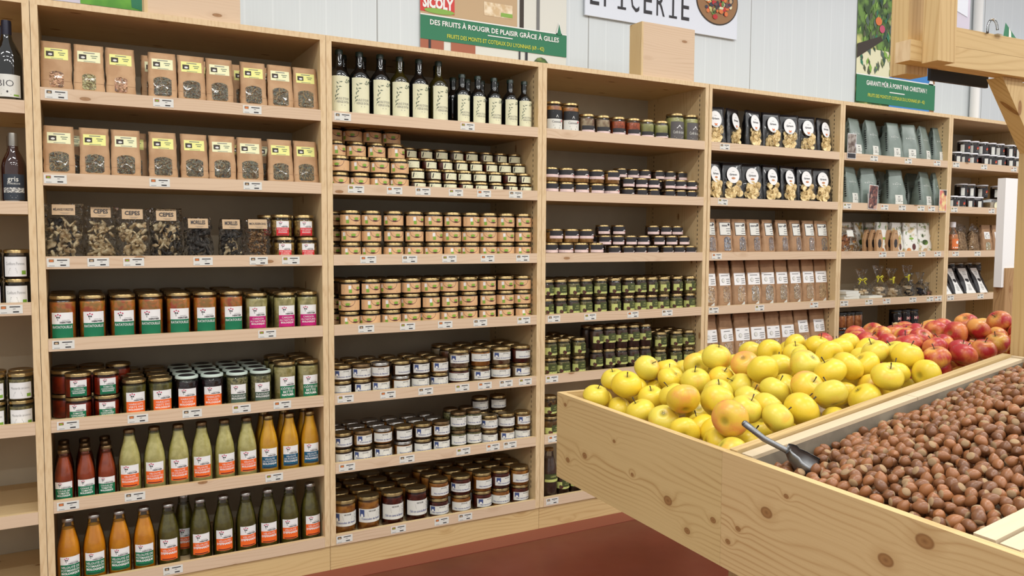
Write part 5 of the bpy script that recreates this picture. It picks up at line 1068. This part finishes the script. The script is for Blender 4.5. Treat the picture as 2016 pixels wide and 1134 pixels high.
row('rib5', 5, 'biscuit bag with yellow bow', 'bag', 'ribboned biscuit bags', RB, rr=.6); row('dk5', 5, 'bag of dark wrapped sweets', 'bag', 'dark sweet bags', DK, rr=.3); row('sm5', 5, 'small pink sweet bag', 'bag', 'small sweet bags', SM, rr=.3)
for tr in range(2): row('j5a', 5, 'apricot jar', 'jar', 'apricot jars', T['apr'], tr, .1155, words='in %s tier' % W2[tr])
row('j5b', 5, 'compote jar with beige label', 'jar', 'compote jars', [T['apr2'], T['apr2'], T['apr2'], T['oliv']]); row('j5b', 5, 'rear compote jar', 'jar', 'compote jars', [T['apr2'], T['apr2'], T['apr2'], T['oliv']], yo=.08)
for tr in range(2): row('j5c', 5, 'dark jam jar with M label', 'jar', 'dark jam jars', T['dj'], tr, .1105, words='in %s tier' % W2[tr])
for tr in range(2): row('j5d', 5, 'small dark jam jar', 'jar', 'small dark jam jars', T['dj2'], tr, .0905, words='in %s tier' % W2[tr]) if tr == 0 else None
# unit 6
row('b6a', 6, 'fruit spread jar', 'jar', 'fruit spread jars', T['spr'], words='in lower tier', rr=.4)
row('b6b', 6, 'fruit spread jar', 'jar', 'fruit spread jars', T['spr'], 1, .0955, yo=-.06, words='in upper tier', rr=.4); row('b6b', 6, 'rear fruit spread jar', 'jar', 'fruit spread jars', T['spr'], 0, 0, yo=-.02, words='in lower tier')
row('b6c', 6, 'fruit spread jar', 'jar', 'fruit spread jars', T['spr'], words='in lower tier', rr=.4); row('b6d', 6, 'fruit spread jar', 'jar', 'fruit spread jars', T['spr'], 1, .0955, yo=-.04, words='in upper tier', rr=.4); row('b6d', 6, 'rear fruit spread jar', 'jar', 'fruit spread jars', T['spr'], 0, 0, yo=0)
tray = MB(); tray.box(-.09, .09, -.05, .05, 0, .075, 'clear_plastic'); tm = MB(); tm.box(-.085, .085, -.045, .045, .003, .06, 'biscuit_paper'); dd = Decal(on_flat(-.0505)); dd.disc(-.02, .036, .026, .026, 'cream', 1, 18); dd.poly([(.0, .03), (.05, .07), (.062, .062), (.02, .02)], 'photo_orange', 2)
place(('biscuit_tray', [('tray', tray.mesh('tray')), ('biscuits', tm.mesh('bisc')), ('label', dd.mesh('label'))]), (5.86, .075, zsh(6, 2)), 'clear tray of biscuits with round cream label beside the spread jars', 'tray')
b = MB(); SY = container('syrup_bottle', [(0, .001), (.036, 0), (.038, .004), (.038, .12), (.030, .145), (.016, .165), (.015, .185)], .13, .003, 'apricot', [(.019, .178), (.020, .18), (.020, .215), (0, .216)], 'lid_white', simple_lab(.038, .03, .10, 'photo_orange', 'white'))
place(SY, (5.43, .08, zsh(6, 3)), 'amber syrup bottle with white cap at the left end of the third shelf', 'bottle')
ob_, of = bag_mesh(.12, .15, .07, .01, 'oats', 220, .004); of2, _ = bag_mesh(.13, .20, .08, .006, 'cello', 221, .005)
for k, xx in enumerate((5.545, 5.685)): place(('oat_bag', [('oat_flakes', ob_), ('film', of2)]), (xx, .10, zsh(6, 3)), '%s clear bag of oat flakes beside the amber syrup bottle' % ('left', 'right')[k], 'bag', 'oat flake bags', .3, rot=(0, .25 if k else .1, .2))
KW = kraft_bag('tea_bag', 31, .10, .2, 'herbs_pale', (-.03, .10, .03, .15), (0, .02, .05, .06)); row('b6f', 6, 'kraft tea bag', 'bag', 'kraft tea bags', [KW])
row('b6g', 6, 'vacuum pack with long white label', 'pack', 'vacuum packs', VB, rr=.1)
for tr in range(3): row('b6g', 6, 'dark tin behind the packs', 'tin', 'dark preserve tins', T['tin'], tr, .0755, yo=.16, xs=[5.55, 5.65, 5.75, 5.86, 5.97], words='in %s tier' % W3[tr])
for k in range(8):
    for r_ in range(2): place(T['pot'], (5.33+.085*k, .07+.09*r_, zsh(6, 5)+.0), 'silver-lidded honey pot, %s from left in %s row behind the apples' % (o_(k+1), ('front', 'second')[r_]), 'jar', 'honey pots')

# unit 0
place(T['bio'], (-.098, .06, zsh(0, 1)), 'black wine bottle with white label at the left edge', 'bottle'); place(T['bio'], (-.118, .16, zsh(0, 1)), 'wine bottle standing behind the white-label wine bottle', 'bottle')
place(T['gris'], (-.090, .06, zsh(0, 2)), 'rose wine bottle with slate-blue label at the left edge', 'bottle')
for k, (x_, y_) in enumerate(((-.185, .08), (-.10, .17))): place(bare(T['gris']), (x_, y_, zsh(0, 2)), ('rose wine bottle left of the slate-label bottle, cut by the edge', 'rose wine bottle behind the slate-label bottle')[k], 'bottle')
for nm, lv, h_ in (('conf', 3, .1035), ('mout', 4, .0985)):
    for tr in range(2):
        for k, (x_, y_) in enumerate(((-.0925, .065), (-.178, .065), (-.0945, .155), (-.18, .155))):
            place(T[nm], (x_, y_, zsh(0, lv)+tr*h_), '%s jar, %s tier, %s, %s row, leftmost unit' % (('jam', 'mustard')[lv-3], W2[tr], ('right', 'left')[k % 2], ('front', 'rear')[k//2]), 'jar', ('jam jars', 'mustard jars')[lv-3], random.uniform(-.1, .1))

# ------------------------------------------------------------------ price tags
def tag_mesh(i):
    d = Decal(on_flat(0), .0003); b = d.b; b.box(-.0355, .0355, -.0008, 0, -.0155, .0155, 'off_white')
    d.grid(-.030, .002, -.014, .012, ('photo_brown', 'photo_dark', 'rust')[i], 4); d.disc(-.022, .006, .006, .003, ('photo_orange', 'card_brown', 'lime')[i], 5, 8)
    d.grid(-.004, .007, .028, .0105, 'ink', 4); d.grid(.006, .0005, .014, .0025, 'grey_ink', 4); d.grid(.006, -.0115, .024, -.007, 'ink', 4); d.grid(-.030, -.012, -.012, -.0105, 'grey_ink', 4); return d.mesh('tag')
TG = [tag_mesh(i) for i in range(3)]
for (u, l), xs in TAGS.items():
    for k, x in enumerate(xs):
        single('price_tag', TG[(k+l) % 3], (x, -.0012, LV[l-1]-.0225), 'white price tag, %s from left on %s shelf lip, %s' % (o_(k+1), SHELF[l], UNIT[u]), 'price tag', 'price tags on the shelf lips', rot=(0, .08 if (u, l) == (4, 2) else random.uniform(-.01, .01), 0))
single('price_tag', TG[0], (-.110, -.0012, LV0[2]-.0225), 'white price tag under the jam jars, leftmost cut-off unit', 'price tag', 'price tags on the shelf lips')

# ------------------------------------------------------------------ things on and above the units
def board_block(x0, x1, z1, label, y0=.012):
    b = MB(); b.box(-(x1-x0)/2, (x1-x0)/2, 0, .04, 0, z1, 'lip_X'); b2 = MB(); b2.box(-(x1-x0)/2-.012, -(x1-x0)/2, 0, .10, 0, z1, 'pine_Z'); 
    place(('wooden_block', [('face_board', b.mesh('face')), ('side_board', b2.mesh('side'))]), ((x0+x1)/2, y0, 2.2652), label, 'board')
board_block(2.680, 3.022, .277, 'square knotty pine board block standing on the unit below the shop-section sign', .02)
board_block(.357, .690, .30, 'long pine board block standing on the unit above the herb bags', .02)
def poster(name, x0, x1, z0, z1, y=.519): 
    return Decal(lambda x, z, o: (x, y-.004-o, z), .0012)
# left leafy poster
d = poster('p', 0, 0, 0, 0); d.grid(-.55, 2.395, .142, 3.2, 'lilac', 0); d.grid(.142, 2.395, .382, 2.95, 'leafy_bright', 1); d.poly([(.335, 2.405), (.382, 2.395), (.382, 2.95), (.30, 2.95)], 'sign_green', 2)
single('wall_poster', d.mesh('poster'), (0, 0, 0), 'poster with bright green leaves at the top left corner', 'poster')
# fruit grower poster
d = poster('p', 0, 0, 0, 0); X0, X1 = 1.653, 2.527
d.grid(X0, 2.28, X1, 3.25, 'off_white', 1)
d.grid(X0, 2.56, X0+.56, 2.86, 'card_brown', 2); d.fan([(X0, 2.575), (X0+.19, 2.575), (X0+.19, 2.72), (X0, 2.72)], 'sign_red', 3); d.text('SICOLY', X0+.098, 2.598, .052, 'white', 4, .05, .17); d.disc(X0+.105, 2.583, .085, .014, 'lime', 4.3, 16)
d.fan([(X0+.36, 2.60), (X0+.53, 2.60), (X0+.53, 2.67), (X0+.36, 2.67)], 'biscuit_paper', 3); d.fan([(X0+.46, 2.605), (X0+.53, 2.605), (X0+.53, 2.625), (X0+.46, 2.625)], 'lime', 4)
d.grid(X0+.575, 2.56, X0+.60, 3.1, 'photo_dark', 3); d.grid(X0+.68, 2.56, X0+.70, 3.1, 'grey_ink', 3)
d.grid(X0, 2.437, X1, 2.556, 'sign_green', 4); d.grid(X0, 2.556, X1, 2.562, 'white', 5); d.poly([(X1-.07, 2.556), (X1-.03, 2.556), (X1-.05, 2.625)], 'white', 5); d.poly([(X1-.064, 2.552), (X1-.034, 2.552), (X1-.05, 2.612)], 'sign_green', 6)
d.text('DES FRUITS À ROUGIR DE PLAISIR GRÂCE À GILLES', X0+.437, 2.512, .026, 'white', 6, .02, .77); d.grid(X0+.38, 2.494, X0+.53, 2.499, 'white', 6); d.text('FRUITS DES MONTS ET COTEAUX DU LYONNAIS (69 - 42)', X0+.437, 2.455, .021, 'sign_yellow', 6, .01, .58)
for a, w_ in ((.0, .13), (.17, .14)): d.grid(X0+a, 2.28, X0+a+w_, 2.437, 'rust', 3)
d.grid(X0+.045, 2.28, X0+.058, 2.437, 'ink', 4); d.grid(X0+.57, 2.28, X0+.58, 2.437, 'ink', 4); d.grid(X0+.61, 2.28, X0+.625, 2.437, 'ink', 4); d.disc(X0+.71, 2.37, .05, .05, 'leafy', 4, 12)
single('wall_poster', d.mesh('poster'), (0, 0, 0), 'poster of a fruit grower with green banner and red logo above the oil bottles', 'poster')
# grocery sign
d = poster('p', 0, 0, 0, 0); b = d.b; b.box(2.642, 3.790, .500, .512, 2.684, 3.12, 'sign_white'); d.fn = lambda x, z, o: (x, .4995-o, z)
for k, ch in enumerate('EPICERIE'):
    xk = 2.705+k*.0945; d.text(ch, xk, 2.748, .165, 'ink', 1, .0, .014 if ch == 'I' else .062)
    if ch == 'I': d.grid(xk-.03, 2.748, xk+.03, 2.762, 'ink', 1.2); d.grid(xk-.03, 2.899, xk+.03, 2.913, 'ink', 1.2)
d.disc(3.62, 2.90, .172, .148, 'photo_dark', 1, 40); d.disc(3.62, 2.902, .164, .142, 'photo_brown', 2, 40)
rr = random.Random(5)
for k in range(90):
    a = rr.uniform(0, 2*PI); q = .8*math.sqrt(rr.random()); d.disc(3.62+.150*q*math.cos(a), 2.90+.128*q*math.sin(a), rr.uniform(.008, .02), rr.uniform(.008, .018), rr.choice(['photo_red', 'maroon', 'charcoal', 'photo_orange', 'leafy', 'cream', 'foil_navy', 'card_brown']), 3+k*.05, 10)
single('section_sign', d.mesh('sign'), (0, 0, 0), 'white EPICERIE sign with round fruit picture on the wall', 'sign')
# tree poster
d = poster('p', 0, 0, 0, 0); X0, X1 = 4.934, 5.820
d.grid(X0, 2.25, X1, 3.5, 'leafy', 1); d.grid(X0, 2.59, X0+.48, 2.78, 'cream', 2); d.grid(X0+.36, 2.25, X1-.06, 3.0, 'photo_sky', 2.2); d.grid(X1-.06, 2.25, X1, 3.2, 'photo_brown', 2.2)
rr = random.Random(12)
for k in range(150):
    cx_, cz_ = X0+rr.uniform(.03, .45), rr.uniform(2.66, 3.4); a = rr.uniform(-2.2, -.9); L = rr.uniform(.04, .085); w_ = L*.22
    d.fan([(cx_, cz_), (cx_+L*.5*math.cos(a)-w_*math.sin(a), cz_+L*.5*math.sin(a)+w_*math.cos(a)), (cx_+L*math.cos(a), cz_+L*math.sin(a)), (cx_+L*.5*math.cos(a)+w_*math.sin(a), cz_+L*.5*math.sin(a)-w_*math.cos(a))], rr.choice(['green_label', 'flag_label', 'moss', 'lime', 'leafy', 'dark_green']), 3+k*.01)
d.poly([(X0, 2.70), (X0, 2.80), (X0+.25, 2.88), (X0+.27, 2.85), (X0+.05, 2.73)], 'photo_dark', 5); d.disc(X0+.22, 2.98, .035, .03, 'photo_orange', 5, 12); d.disc(X0+.26, 2.93, .03, .028, 'logo_pink', 5, 12); d.disc(X0+.25, 3.2, .04, .04, 'photo_orange', 5, 12)
d.grid(X0, 2.404, X1, 2.590, 'sign_green', 6); d.grid(X0, 2.590, X1, 2.598, 'white', 6); d.poly([(X1-.08, 2.59), (X1-.02, 2.59), (X1-.05, 2.66)], 'white', 6)
d.text('GARANTI MÛR À POINT PAR CHRISTIAN !', X0+.445, 2.525, .034, 'white', 7, .02, .68); d.grid(X0+.36, 2.490, X0+.53, 2.497, 'white', 7); d.text('FRUITS DES MONTS ET COTEAUX DU LYONNAIS (69 - 42)', X0+.445, 2.445, .024, 'sign_yellow', 7, .01, .64)
d.grid(X0+.36, 2.25, X1-.06, 2.404, 'photo_sky', 5)
single('wall_poster', d.mesh('poster'), (0, 0, 0), 'poster of a fruit tree with green banner behind the hanging beams', 'poster')

# ------------------------------------------------------------------ apple and hazelnut stall
A0 = Vector((1.280, -1.408, 1.0)); EY = Vector((-.0445, -.999, 0)); EX = Vector((.999, -.0445, 0)); TI = math.radians(9.2)
EU = EX*math.cos(TI)+Vector((0, 0, math.sin(TI))); EW = EU.cross(EY)
if EW.z < 0: EW = -EW
STALL = Matrix(((EX.x, -EY.x, 0), (EX.y, -EY.y, 0), (0, 0, 1)))      # local x = along EX, local y = away from the camera, z up
ANG = math.atan2(EX.y, EX.x)
def sl(u, v, w): return A0+EU*u+EY*v+EW*w
S = bpy.data.objects.new('display_stall', None); COL.objects.link(S); S.location = (A0.x, A0.y, 0); S.rotation_euler = (0, 0, ANG)
S['label'] = 'sloping pine market stall holding the apples and hazelnuts'; S['category'] = 'display stand'
def sbox(name, u0, u1, v0, v1, z0, z1, mat, par=None, mats=None):
    b = MB(); cx, cy, cz = (u0+u1)/2, -(v0+v1)/2, (z0+z1)/2; b.box(u0-cx, u1-cx, -v1-cy, -v0-cy, z0-cz, z1-cz, mat, mats); o = part(par or S, name, b); o.location = (cx, cy, cz); return o
def slope(name, u0, u1, v0, v1, w0, w1, mat, par=None, mats=None):
    """a board lying along the slope; w is measured square to it"""
    b = MB(); cu, cv, cw = (u0+u1)/2, (v0+v1)/2, (w0+w1)/2; b.box(u0-cu, u1-cu, -(v1-v0)/2, (v1-v0)/2, w0-cw, w1-cw, mat, mats)
    o = part(par or S, name, b); c = (cu*math.cos(TI)-cw*math.sin(TI), -cv, 1.0+cu*math.sin(TI)+cw*math.cos(TI)); o.location = c; o.rotation_euler = (0, -TI, 0); return o
sbox('front_board', -.0002, .018, 0, .6915, .757, 1.0, 'board_far', None, dict(top='stall_Y')); sbox('front_board', -.0002, .018, .692, 2.3, .757, 1.0, 'board_near', None, dict(top='stall_Y'))
sbox('side_board', .0185, 1.3, 0, .018, .757, 1.0, 'stall_X'); slope('divider', .019, .925, .692, .714, -.20, 0, 'stall_X'); slope('bin_floor', .055, 1.355, .0185, .6905, -.20, -.185, 'pale_X'); slope('bin_floor', .055, .905, .745, 2.3, -.20, -.185, 'pale_X')
slope('back_board', 1.36, 1.378, 0.0185, .6905, -.18, -.08, 'stall_Y'); slope('back_board', .95, .968, .745, 2.3, -.18, -.02, 'stall_Y')
for u_, v_ in ((.5, .16), (1.2, .16), (.5, 2.1), (.8, 2.1)): sbox('leg', u_, u_+.07, v_, v_+.07, 0, .79+u_*.16, 'stall_Z')
# crates
for nm, v0, v1, lb in (('nut', .722, 1.250, 'pale thin-wood crate filled with loose hazelnuts'), ('next', 1.256, 1.80, 'pale empty thin-wood crate cut off at the bottom right corner')):
    Cc = bpy.data.objects.new('produce_crate', None); COL.objects.link(Cc); Cc.location = (A0.x, A0.y, 0); Cc.rotation_euler = (0, 0, ANG); Cc['label'] = lb; Cc['category'] = 'crate'; Cc['group'] = 'pale produce crates'
    slope('rim_slat', .024, .52 if nm == 'nut' else .911, v0, v0+.030, -.012, -.004, 'pale_X', Cc)
    if nm == 'nut': slope('rim_slat',   .5215, .911, v0, v0+.030, -.012, -.004, 'pale_X', Cc)
    slope('rim_slat',   .024, .911, v1-.034, v1, -.012, -.002, 'pale_X', Cc)
    slope('side_slat',   .024, .911, v0+.024, v0+.030, -.13, -.0125, 'crate_grey', Cc); slope('side_slat',   .024, .911, v1-.030, v1-.024, -.13, -.0125, 'crate_grey', Cc)
    slope('crate_floor',   .024, .911, v0+.031, v1-.031, -.135, -.13, 'pale_X', Cc); slope('end_slat', .02, .0235, v0, v1, -.135, -.02, 'pale_Y', Cc); slope('end_slat', .912, .917, v0, v1, -.135, .0, 'pale_Y', Cc)
# frame above
F = bpy.data.objects.new('stall_frame', None); COL.objects.link(F); F.location = (A0.x, A0.y, 0); F.rotation_euler = (0, 0, ANG); F['label'] = 'pine post with brace and double beam rising out of the stall'; F['category'] = 'wooden frame'
sbox('post', .945, 1.035, .692, .738, .0, 1.832, 'stall_Z', F)
sbox('lower_beam', .450, 2.6, .713, .751, 1.828, 1.873, 'stall_X', F, dict(left='edge_grain')); sbox('upper_beam', .56, 2.6, .713, .751, 1.8735, 1.916, 'stall_X', F)
sbox('hanging_post', .490, .560, .668, .7125, 1.810, 3.2, 'stall_Z', F); sbox('hanging_post', .487, .545, .7515, .790, 1.824, 3.2, 'stall_Z', F)
b = MB(); y0, y1 = -.733, -.694; pts = [(.800, 1.8275), (.875, 1.8275), (.9445, 1.725), (.9445, 1.655)]
vs = [(x, y0, z) for x, z in pts]+[(x, y1, z) for x, z in pts]; b.add(vs, [(3, 2, 1, 0), (4, 5, 6, 7)]+[(i, 4+i, 4+(i+1) % 4, (i+1) % 4) for i in range(4)][::1], 'stall_Z')
br = part(F, 'brace', b)
for (u_, v_, z_) in ((.535, .7128, 1.895),): pass
b = MB()
for x_, z_ in ((.518, 1.93), (.500, 1.955), (.52, 1.99)): b.lathe([(.004, 0), (.0035, .001), (0, .001)], 'steel', 10, c=(x_, 0, z_))
for vtx in range(len(b.v)): x_, y_, z_ = b.v[vtx]; b.v[vtx] = (x_, -.7905-(z_ % .0001), z_)
# hung boards
Bk = MB(); Bk.box(-.108, .108, -.004, .004, -.055, 0, 'black'); single('black_plaque', Bk.mesh('plaque'), tuple(Vector((A0.x, A0.y, 0))+EX*.742+EY*.662+Vector((0, 0, 1.871))), 'black plaque hanging below the stall beam', 'sign', rz=ANG)
d = Decal(on_flat(0)); d.b.box(-.10, .10, 0, .003, 0, .45, 'lilac'); d.grid(-.10, .0, .10, .018, 'black', 2); d.fan([(-.03, .1), (.05, .06), (.09, .05), (.09, .3), (-.04, .3)], 'sign_white', 2)
single('hanging_poster', d.mesh('p'), tuple(Vector((A0.x, A0.y, 0))+EX*.765+EY*.60+Vector((0, 0, 1.955))), 'pale lilac poster with black bottom bar above the stall beam', 'poster', rz=ANG)
b = MB(); b.tube([(.015*math.cos(a)*1.2, 0, .022*math.sin(a)+.012) for a in [PI*i/10 for i in range(11)]]+[(-.018, 0, 0)], .0028, 'clear_plastic', 8); b.box(.014, .034, -.004, .004, .0, .003, 'clear_plastic')
single('plastic_hook', b.mesh('hook'), tuple(Vector((A0.x, A0.y, 0))+EX*.722+EY*.755+Vector((0, 0, 1.913))), 'clear plastic hook on the stall beam', 'hook', rz=ANG)
b = MB(); b.box(0, .075, -.001, .001, 0, .012, 'sign_green'); b.add([(0, -.0012, .012), (.062, -.0012, .012), (.008, -.0012, .052)], [(0, 1, 2)], 'sign_green'); b.add([(0.022, -.0018, .001), (.034, -.0018, .001), (.030, -.0018, .032), (.022, -.0018, .042)], [(0, 1, 2, 3)], 'white')
single('small_sign', b.mesh('sign'), tuple(Vector((A0.x, A0.y, 0))+EX*.845+EY*.70+Vector((0, 0, 1.9165))), 'small green and white corner sign standing on the stall beam', 'sign', rz=ANG)
# panels of the next stall
b = MB(); b.box(-.02, .5, -.02, .02, 1.19, 1.752, 'white'); b2 = MB(); b2.box(0, .10, -.03, .03, .0, 1.29, 'brown_Z'); b2.box(.09, .5, .0, .03, .0, 1.15, 'brown_Z')
place(('neighbouring_stand', [('white_panel', b.mesh('white')), ('brown_post', b2.mesh('brown'))]), (4.305, -.9, 0), 'white panel on brown boards half hidden behind the stall post', 'display stand')

# ------------------------------------------------------------------ apples
def apple_mesh(i, mat):
    r = random.Random(i); b = MB(); prof = []
    N = 16; wob = r.uniform(.9, 1.02)
    for k in range(N+1):
        t = PI*k/N; rad = math.sin(t)*(1+.07*math.cos(t)); z = -math.cos(t)*.88*wob
        if t > 2.45: z -= (t-2.45)**1.6*.42
        if t < .55: z += (.55-t)**1.5*.45
        prof.append((max(rad, 0), z))
    prof[0] = (0, prof[0][1]); prof[-1] = (0, prof[-1][1]); b.lathe(prof, mat, 24)
    k5 = r.uniform(.01, .035); ph = r.uniform(0, 6)
    b.v = [(x*(1+k5*math.cos(5*math.atan2(y, x)+ph)*max(0, .5-z)), y*(1+k5*math.cos(5*math.atan2(y, x)+ph)*max(0, .5-z)), z+.06*x*r.choice((0, 0, 1))*0) for x, y, z in b.v]
    return b.mesh('apple')
def stem_mesh(): b = MB(); b.tube([(0, 0, .60), (.03, 0, .80), (.10, .02, 1.06)], .03, 'photo_dark', 6, [.03, .028, .045]); return b.mesh('stem')
def calyx_mesh():
    b = MB()
    for k in range(5): a = 2*PI*k/5; b.add([(.05*math.cos(a-.4), .05*math.sin(a-.4), -.74), (.05*math.cos(a+.4), .05*math.sin(a+.4), -.74), (.17*math.cos(a), .17*math.sin(a), -.83)], [(0, 1, 2)], 'photo_dark')
    return b.mesh('calyx')
AM = {0: [apple_mesh(i, 'apple_yellow') for i in range(4)]+[apple_mesh(7, 'apple_blush')], 1: [apple_mesh(10+i, 'apple_red') for i in range(4)]}
STM, CAL = stem_mesh(), calyx_mesh(); ra = random.Random(21)
AP = [tuple(float(q) for q in s.split(',')) for s in APPLES.split(';')]
AP = [(u, v, w, r, int(k), i) for i, (u, v, w, r, k) in enumerate(AP)]
strips = {}
for a in AP: strips.setdefault((a[4], a[5] >= NVIS, int(a[0]/.075)), []).append(a)
ks = sorted(strips)
rank = {}
for kk in ks:
    idx = [q for q in ks if q[0] == kk[0] and q[1] == kk[1]].index(kk)
    for j, a in enumerate(sorted(strips[kk], key=lambda a: a[1])): rank[a[5]] = (idx+1, j+1)
NUM = lambda n: ORD[n] if n < len(ORD) else '%dth' % n
for (u, v, w, r, k, i) in AP:
    bl = (k == 0 and (ra.random() < .07 or i in BLUSH))
    me = AM[k][4] if bl else ra.choice(AM[k][:4])
    p = A0+EX*u+EY*v; p.z = w; tilt = ra.choice((.3, .5, .9, 1.5, 2.4)) if i not in UPR else .25; az = ra.uniform(0, 2*PI)
    rk, pos = rank[i]
    lb = '%s apple %s, %s row back from front board, %s from left' % ('red' if k else ('orange-blushed' if bl else 'yellow'), 'atop the heap' if i < NVIS else 'under the heap', NUM(rk), NUM(pos))
    o = bpy.data.objects.new('red_apple' if k else 'yellow_apple', me); COL.objects.link(o); o.location = p
    o.rotation_euler = (Matrix.Rotation(az, 3, 'Z') @ Matrix.Rotation(tilt, 3, 'X') @ Matrix.Rotation(ra.uniform(0, 6), 3, 'Z')).to_euler(); o.scale = (r*.965, r*.965, r*.95)
    o['label'] = lb; o['category'] = 'apple'; o['group'] = 'red apples on the stall' if k else 'yellow apples on the stall'
    if i < NVIS:
        if tilt < 1.2:
            s = bpy.data.objects.new('stem', STM); COL.objects.link(s); s.parent = o
        elif tilt > 2: s = bpy.data.objects.new('calyx', CAL); COL.objects.link(s); s.parent = o

# ------------------------------------------------------------------ hazelnuts
def nut_geo(seg=12, k=1.0):
    prof = [(0, -.90, 1), (.34, -.90, 1), (.58, -.82, 1), (.70, -.68, 0), (.84, -.45, 0), (.92, -.15, 0), (.92, .12, 0), (.84, .44, 0), (.66, .74, 0), (.40, 1.00, 0), (.16, 1.16, 0), (0, 1.24, 0)]
    return prof
def nut_mesh(i):
    r = random.Random(i); b = MB(); P_ = nut_geo(); b.lathe([(a*.0112, z*.0112) for a, z, c in P_[:4]], 'nut_cap', 14); b.lathe([(a*.0112, z*.0112) for a, z, c in P_[3:]], 'nut_shell', 14)
    e = r.uniform(.88, 1.0); s = r.uniform(.9, 1.12); b.v = [(x, y*e, z*s) for x, y, z in b.v]; return b.mesh('hazelnut')
NM = [nut_mesh(i) for i in range(5)]; rn = random.Random(33)
def nut_w(u, v):
    s1 = min(1, max(0, (v-.735)/.22)); s2 = min(1, max(0, u/.6)); s3 = min(1, max(0, (u-.5)/.4))
    return -.052+.032*s1+.034*s2*(.4+.6*s1)+.012*s3-.014*max(0, 1-u/.06)+.010*math.sin(PI*min(1, max(0, (v-.75)/.46)))
NUTS = []; grid = {}
def free(c, dmin):
    k = tuple(int(math.floor(q/.022)) for q in c)
    for a in (-1, 0, 1):
        for b_ in (-1, 0, 1):
            for e in (-1, 0, 1):
                for q in grid.get((k[0]+a, k[1]+b_, k[2]+e), ()):
                    if (Vector(q)-Vector(c)).length < dmin: return False
    grid.setdefault(k, []).append(c); return True
for lay, (tries, lo, hi) in enumerate(((30000, -.004, .008), (22000, -.022, -.006), (9000, -.04, -.024))):
    for _ in range(tries):
        u, v = rn.uniform(.036, .898), rn.uniform(.764, 1.207)
        w = nut_w(u, v)+rn.uniform(lo, hi)
        su, sv = u-.125, v-.83
        if abs(su) < .050 and abs(sv) < .042 and w > -.06 and lay == 0 and su < .03: continue
        if free((u, v, w), .0198): NUTS.append((u, v, w, lay))
cpos = Vector(CAM)
NUTS.sort(key=lambda q: (q[3] > 0, (sl(*q[:3])-cpos).length))
def nrot(): return (Matrix.Rotation(rn.uniform(0, 6.28), 3, 'Z') @ Matrix.Rotation(rn.gauss(1.5, .75), 3, 'X') @ Matrix.Rotation(rn.uniform(0, 6.28), 3, 'Z'))
for (u, v, w, lay) in NUTS[:300]:
    o = bpy.data.objects.new('hazelnut', rn.choice(NM)); COL.objects.link(o); o.location = sl(u, v, w); o.rotation_euler = nrot().to_euler(); s = rn.uniform(.92, 1.1); o.scale = (s, s, s)
    o['label'] = 'loose brown hazelnut in the near part of the crate heap'; o['category'] = 'hazelnut'; o['group'] = 'hazelnuts in the near part of the crate'
b = MB(); P_ = nut_geo(); 
def add_nut(b, c, R, s, e):
    seg = 9
    for pr, m in ((P_[1:4], 'nut_cap'), (P_[3:11], 'nut_shell')):
        vs = []
        for a, z, _ in pr:
            for k in range(seg): vs.append(c+R @ Vector((a*s*math.cos(2*PI*k/seg), a*s*e*math.sin(2*PI*k/seg), z*s)))
        n = len(pr); fs = [(j*seg+k, j*seg+(k+1) % seg, (j+1)*seg+(k+1) % seg, (j+1)*seg+k) for j in range(n-1) for k in range(seg)]
        if m == 'nut_cap': fs.append(tuple(range(seg))[::-1])
        else: fs.append(tuple((n-1)*seg+k for k in range(seg)))
        b.add(vs, fs, m, True)
for (u, v, w, lay) in NUTS[300:]: add_nut(b, sl(u, v, w), nrot(), .0112*rn.uniform(.92, 1.1), rn.uniform(.88, 1))
o = bpy.data.objects.new('hazelnut_heap', b.mesh('nuts')); COL.objects.link(o); o['kind'] = 'stuff'; o['label'] = 'heap of brown hazelnuts filling the far part of the pale crate'; o['category'] = 'hazelnuts'

# ------------------------------------------------------------------ scoop
nk, tip, en = sl(.066, .800, .004), sl(.012, .752, .070), sl(.128, .856, -.052)
ax_ = (en-nk).normalized(); side = ax_.cross(EW).normalized(); upv = side.cross(ax_).normalized()
b = MB(); n = 14; m = 10; vs = []; th = .0012
for lay_ in (0, 1):
    for j in range(m+1):
        t = j/m; R_ = .042*(.42+.58*min(1, t*2.2)**.6) if t < .5 else .042; R_ -= lay_*th
        for k in range(n+1):
            a = PI*(k/n); lift = .010 if t < .3 else .0
            z_ = -math.sin(a)*R_*.9+(.004 if t < .25 else 0); xx = math.cos(a)*R_
            L_ = t*(en-nk).length*(1.0-.28*(abs(math.cos(a))**2)*t)
            vs.append(nk+ax_*L_+side*xx+upv*(z_+.012))
W1 = (m+1)*(n+1); fs = []
for j in range(m):
    for k in range(n):
        q = j*(n+1)+k; fs.append((q, q+1, q+n+2, q+n+1)); fs.append((W1+q, W1+q+n+1, W1+q+n+2, W1+q+1))
    for k in (0, n): q = j*(n+1)+k; fs.append((q, q+n+1, W1+q+n+1, W1+q))
fs += [(m*(n+1)+k, m*(n+1)+k+1, W1+m*(n+1)+k+1, W1+m*(n+1)+k) for k in range(n)]
fs += [tuple(range(n+1)), tuple(W1+k for k in range(n, -1, -1))]
b.add(vs, fs, 'steel', True); h = MB(); mid = nk.lerp(tip, .5)-upv*.002; h.tube([nk+ax_*.006+upv*.006, nk-ax_*.004+upv*.006, mid, tip], .005, 'steel', 12, [.0075, .0058, .0062, .0066])
h.tube([tip, tip+(tip-mid).normalized()*.003], .0066, 'steel', 12, [.0066, .004])
place(('metal_scoop', [('bowl', b.mesh('bowl')), ('handle', h.mesh('handle'))]), (0, 0, 0), 'grey metal scoop lying in the hazelnuts beside the apple divider', 'scoop')
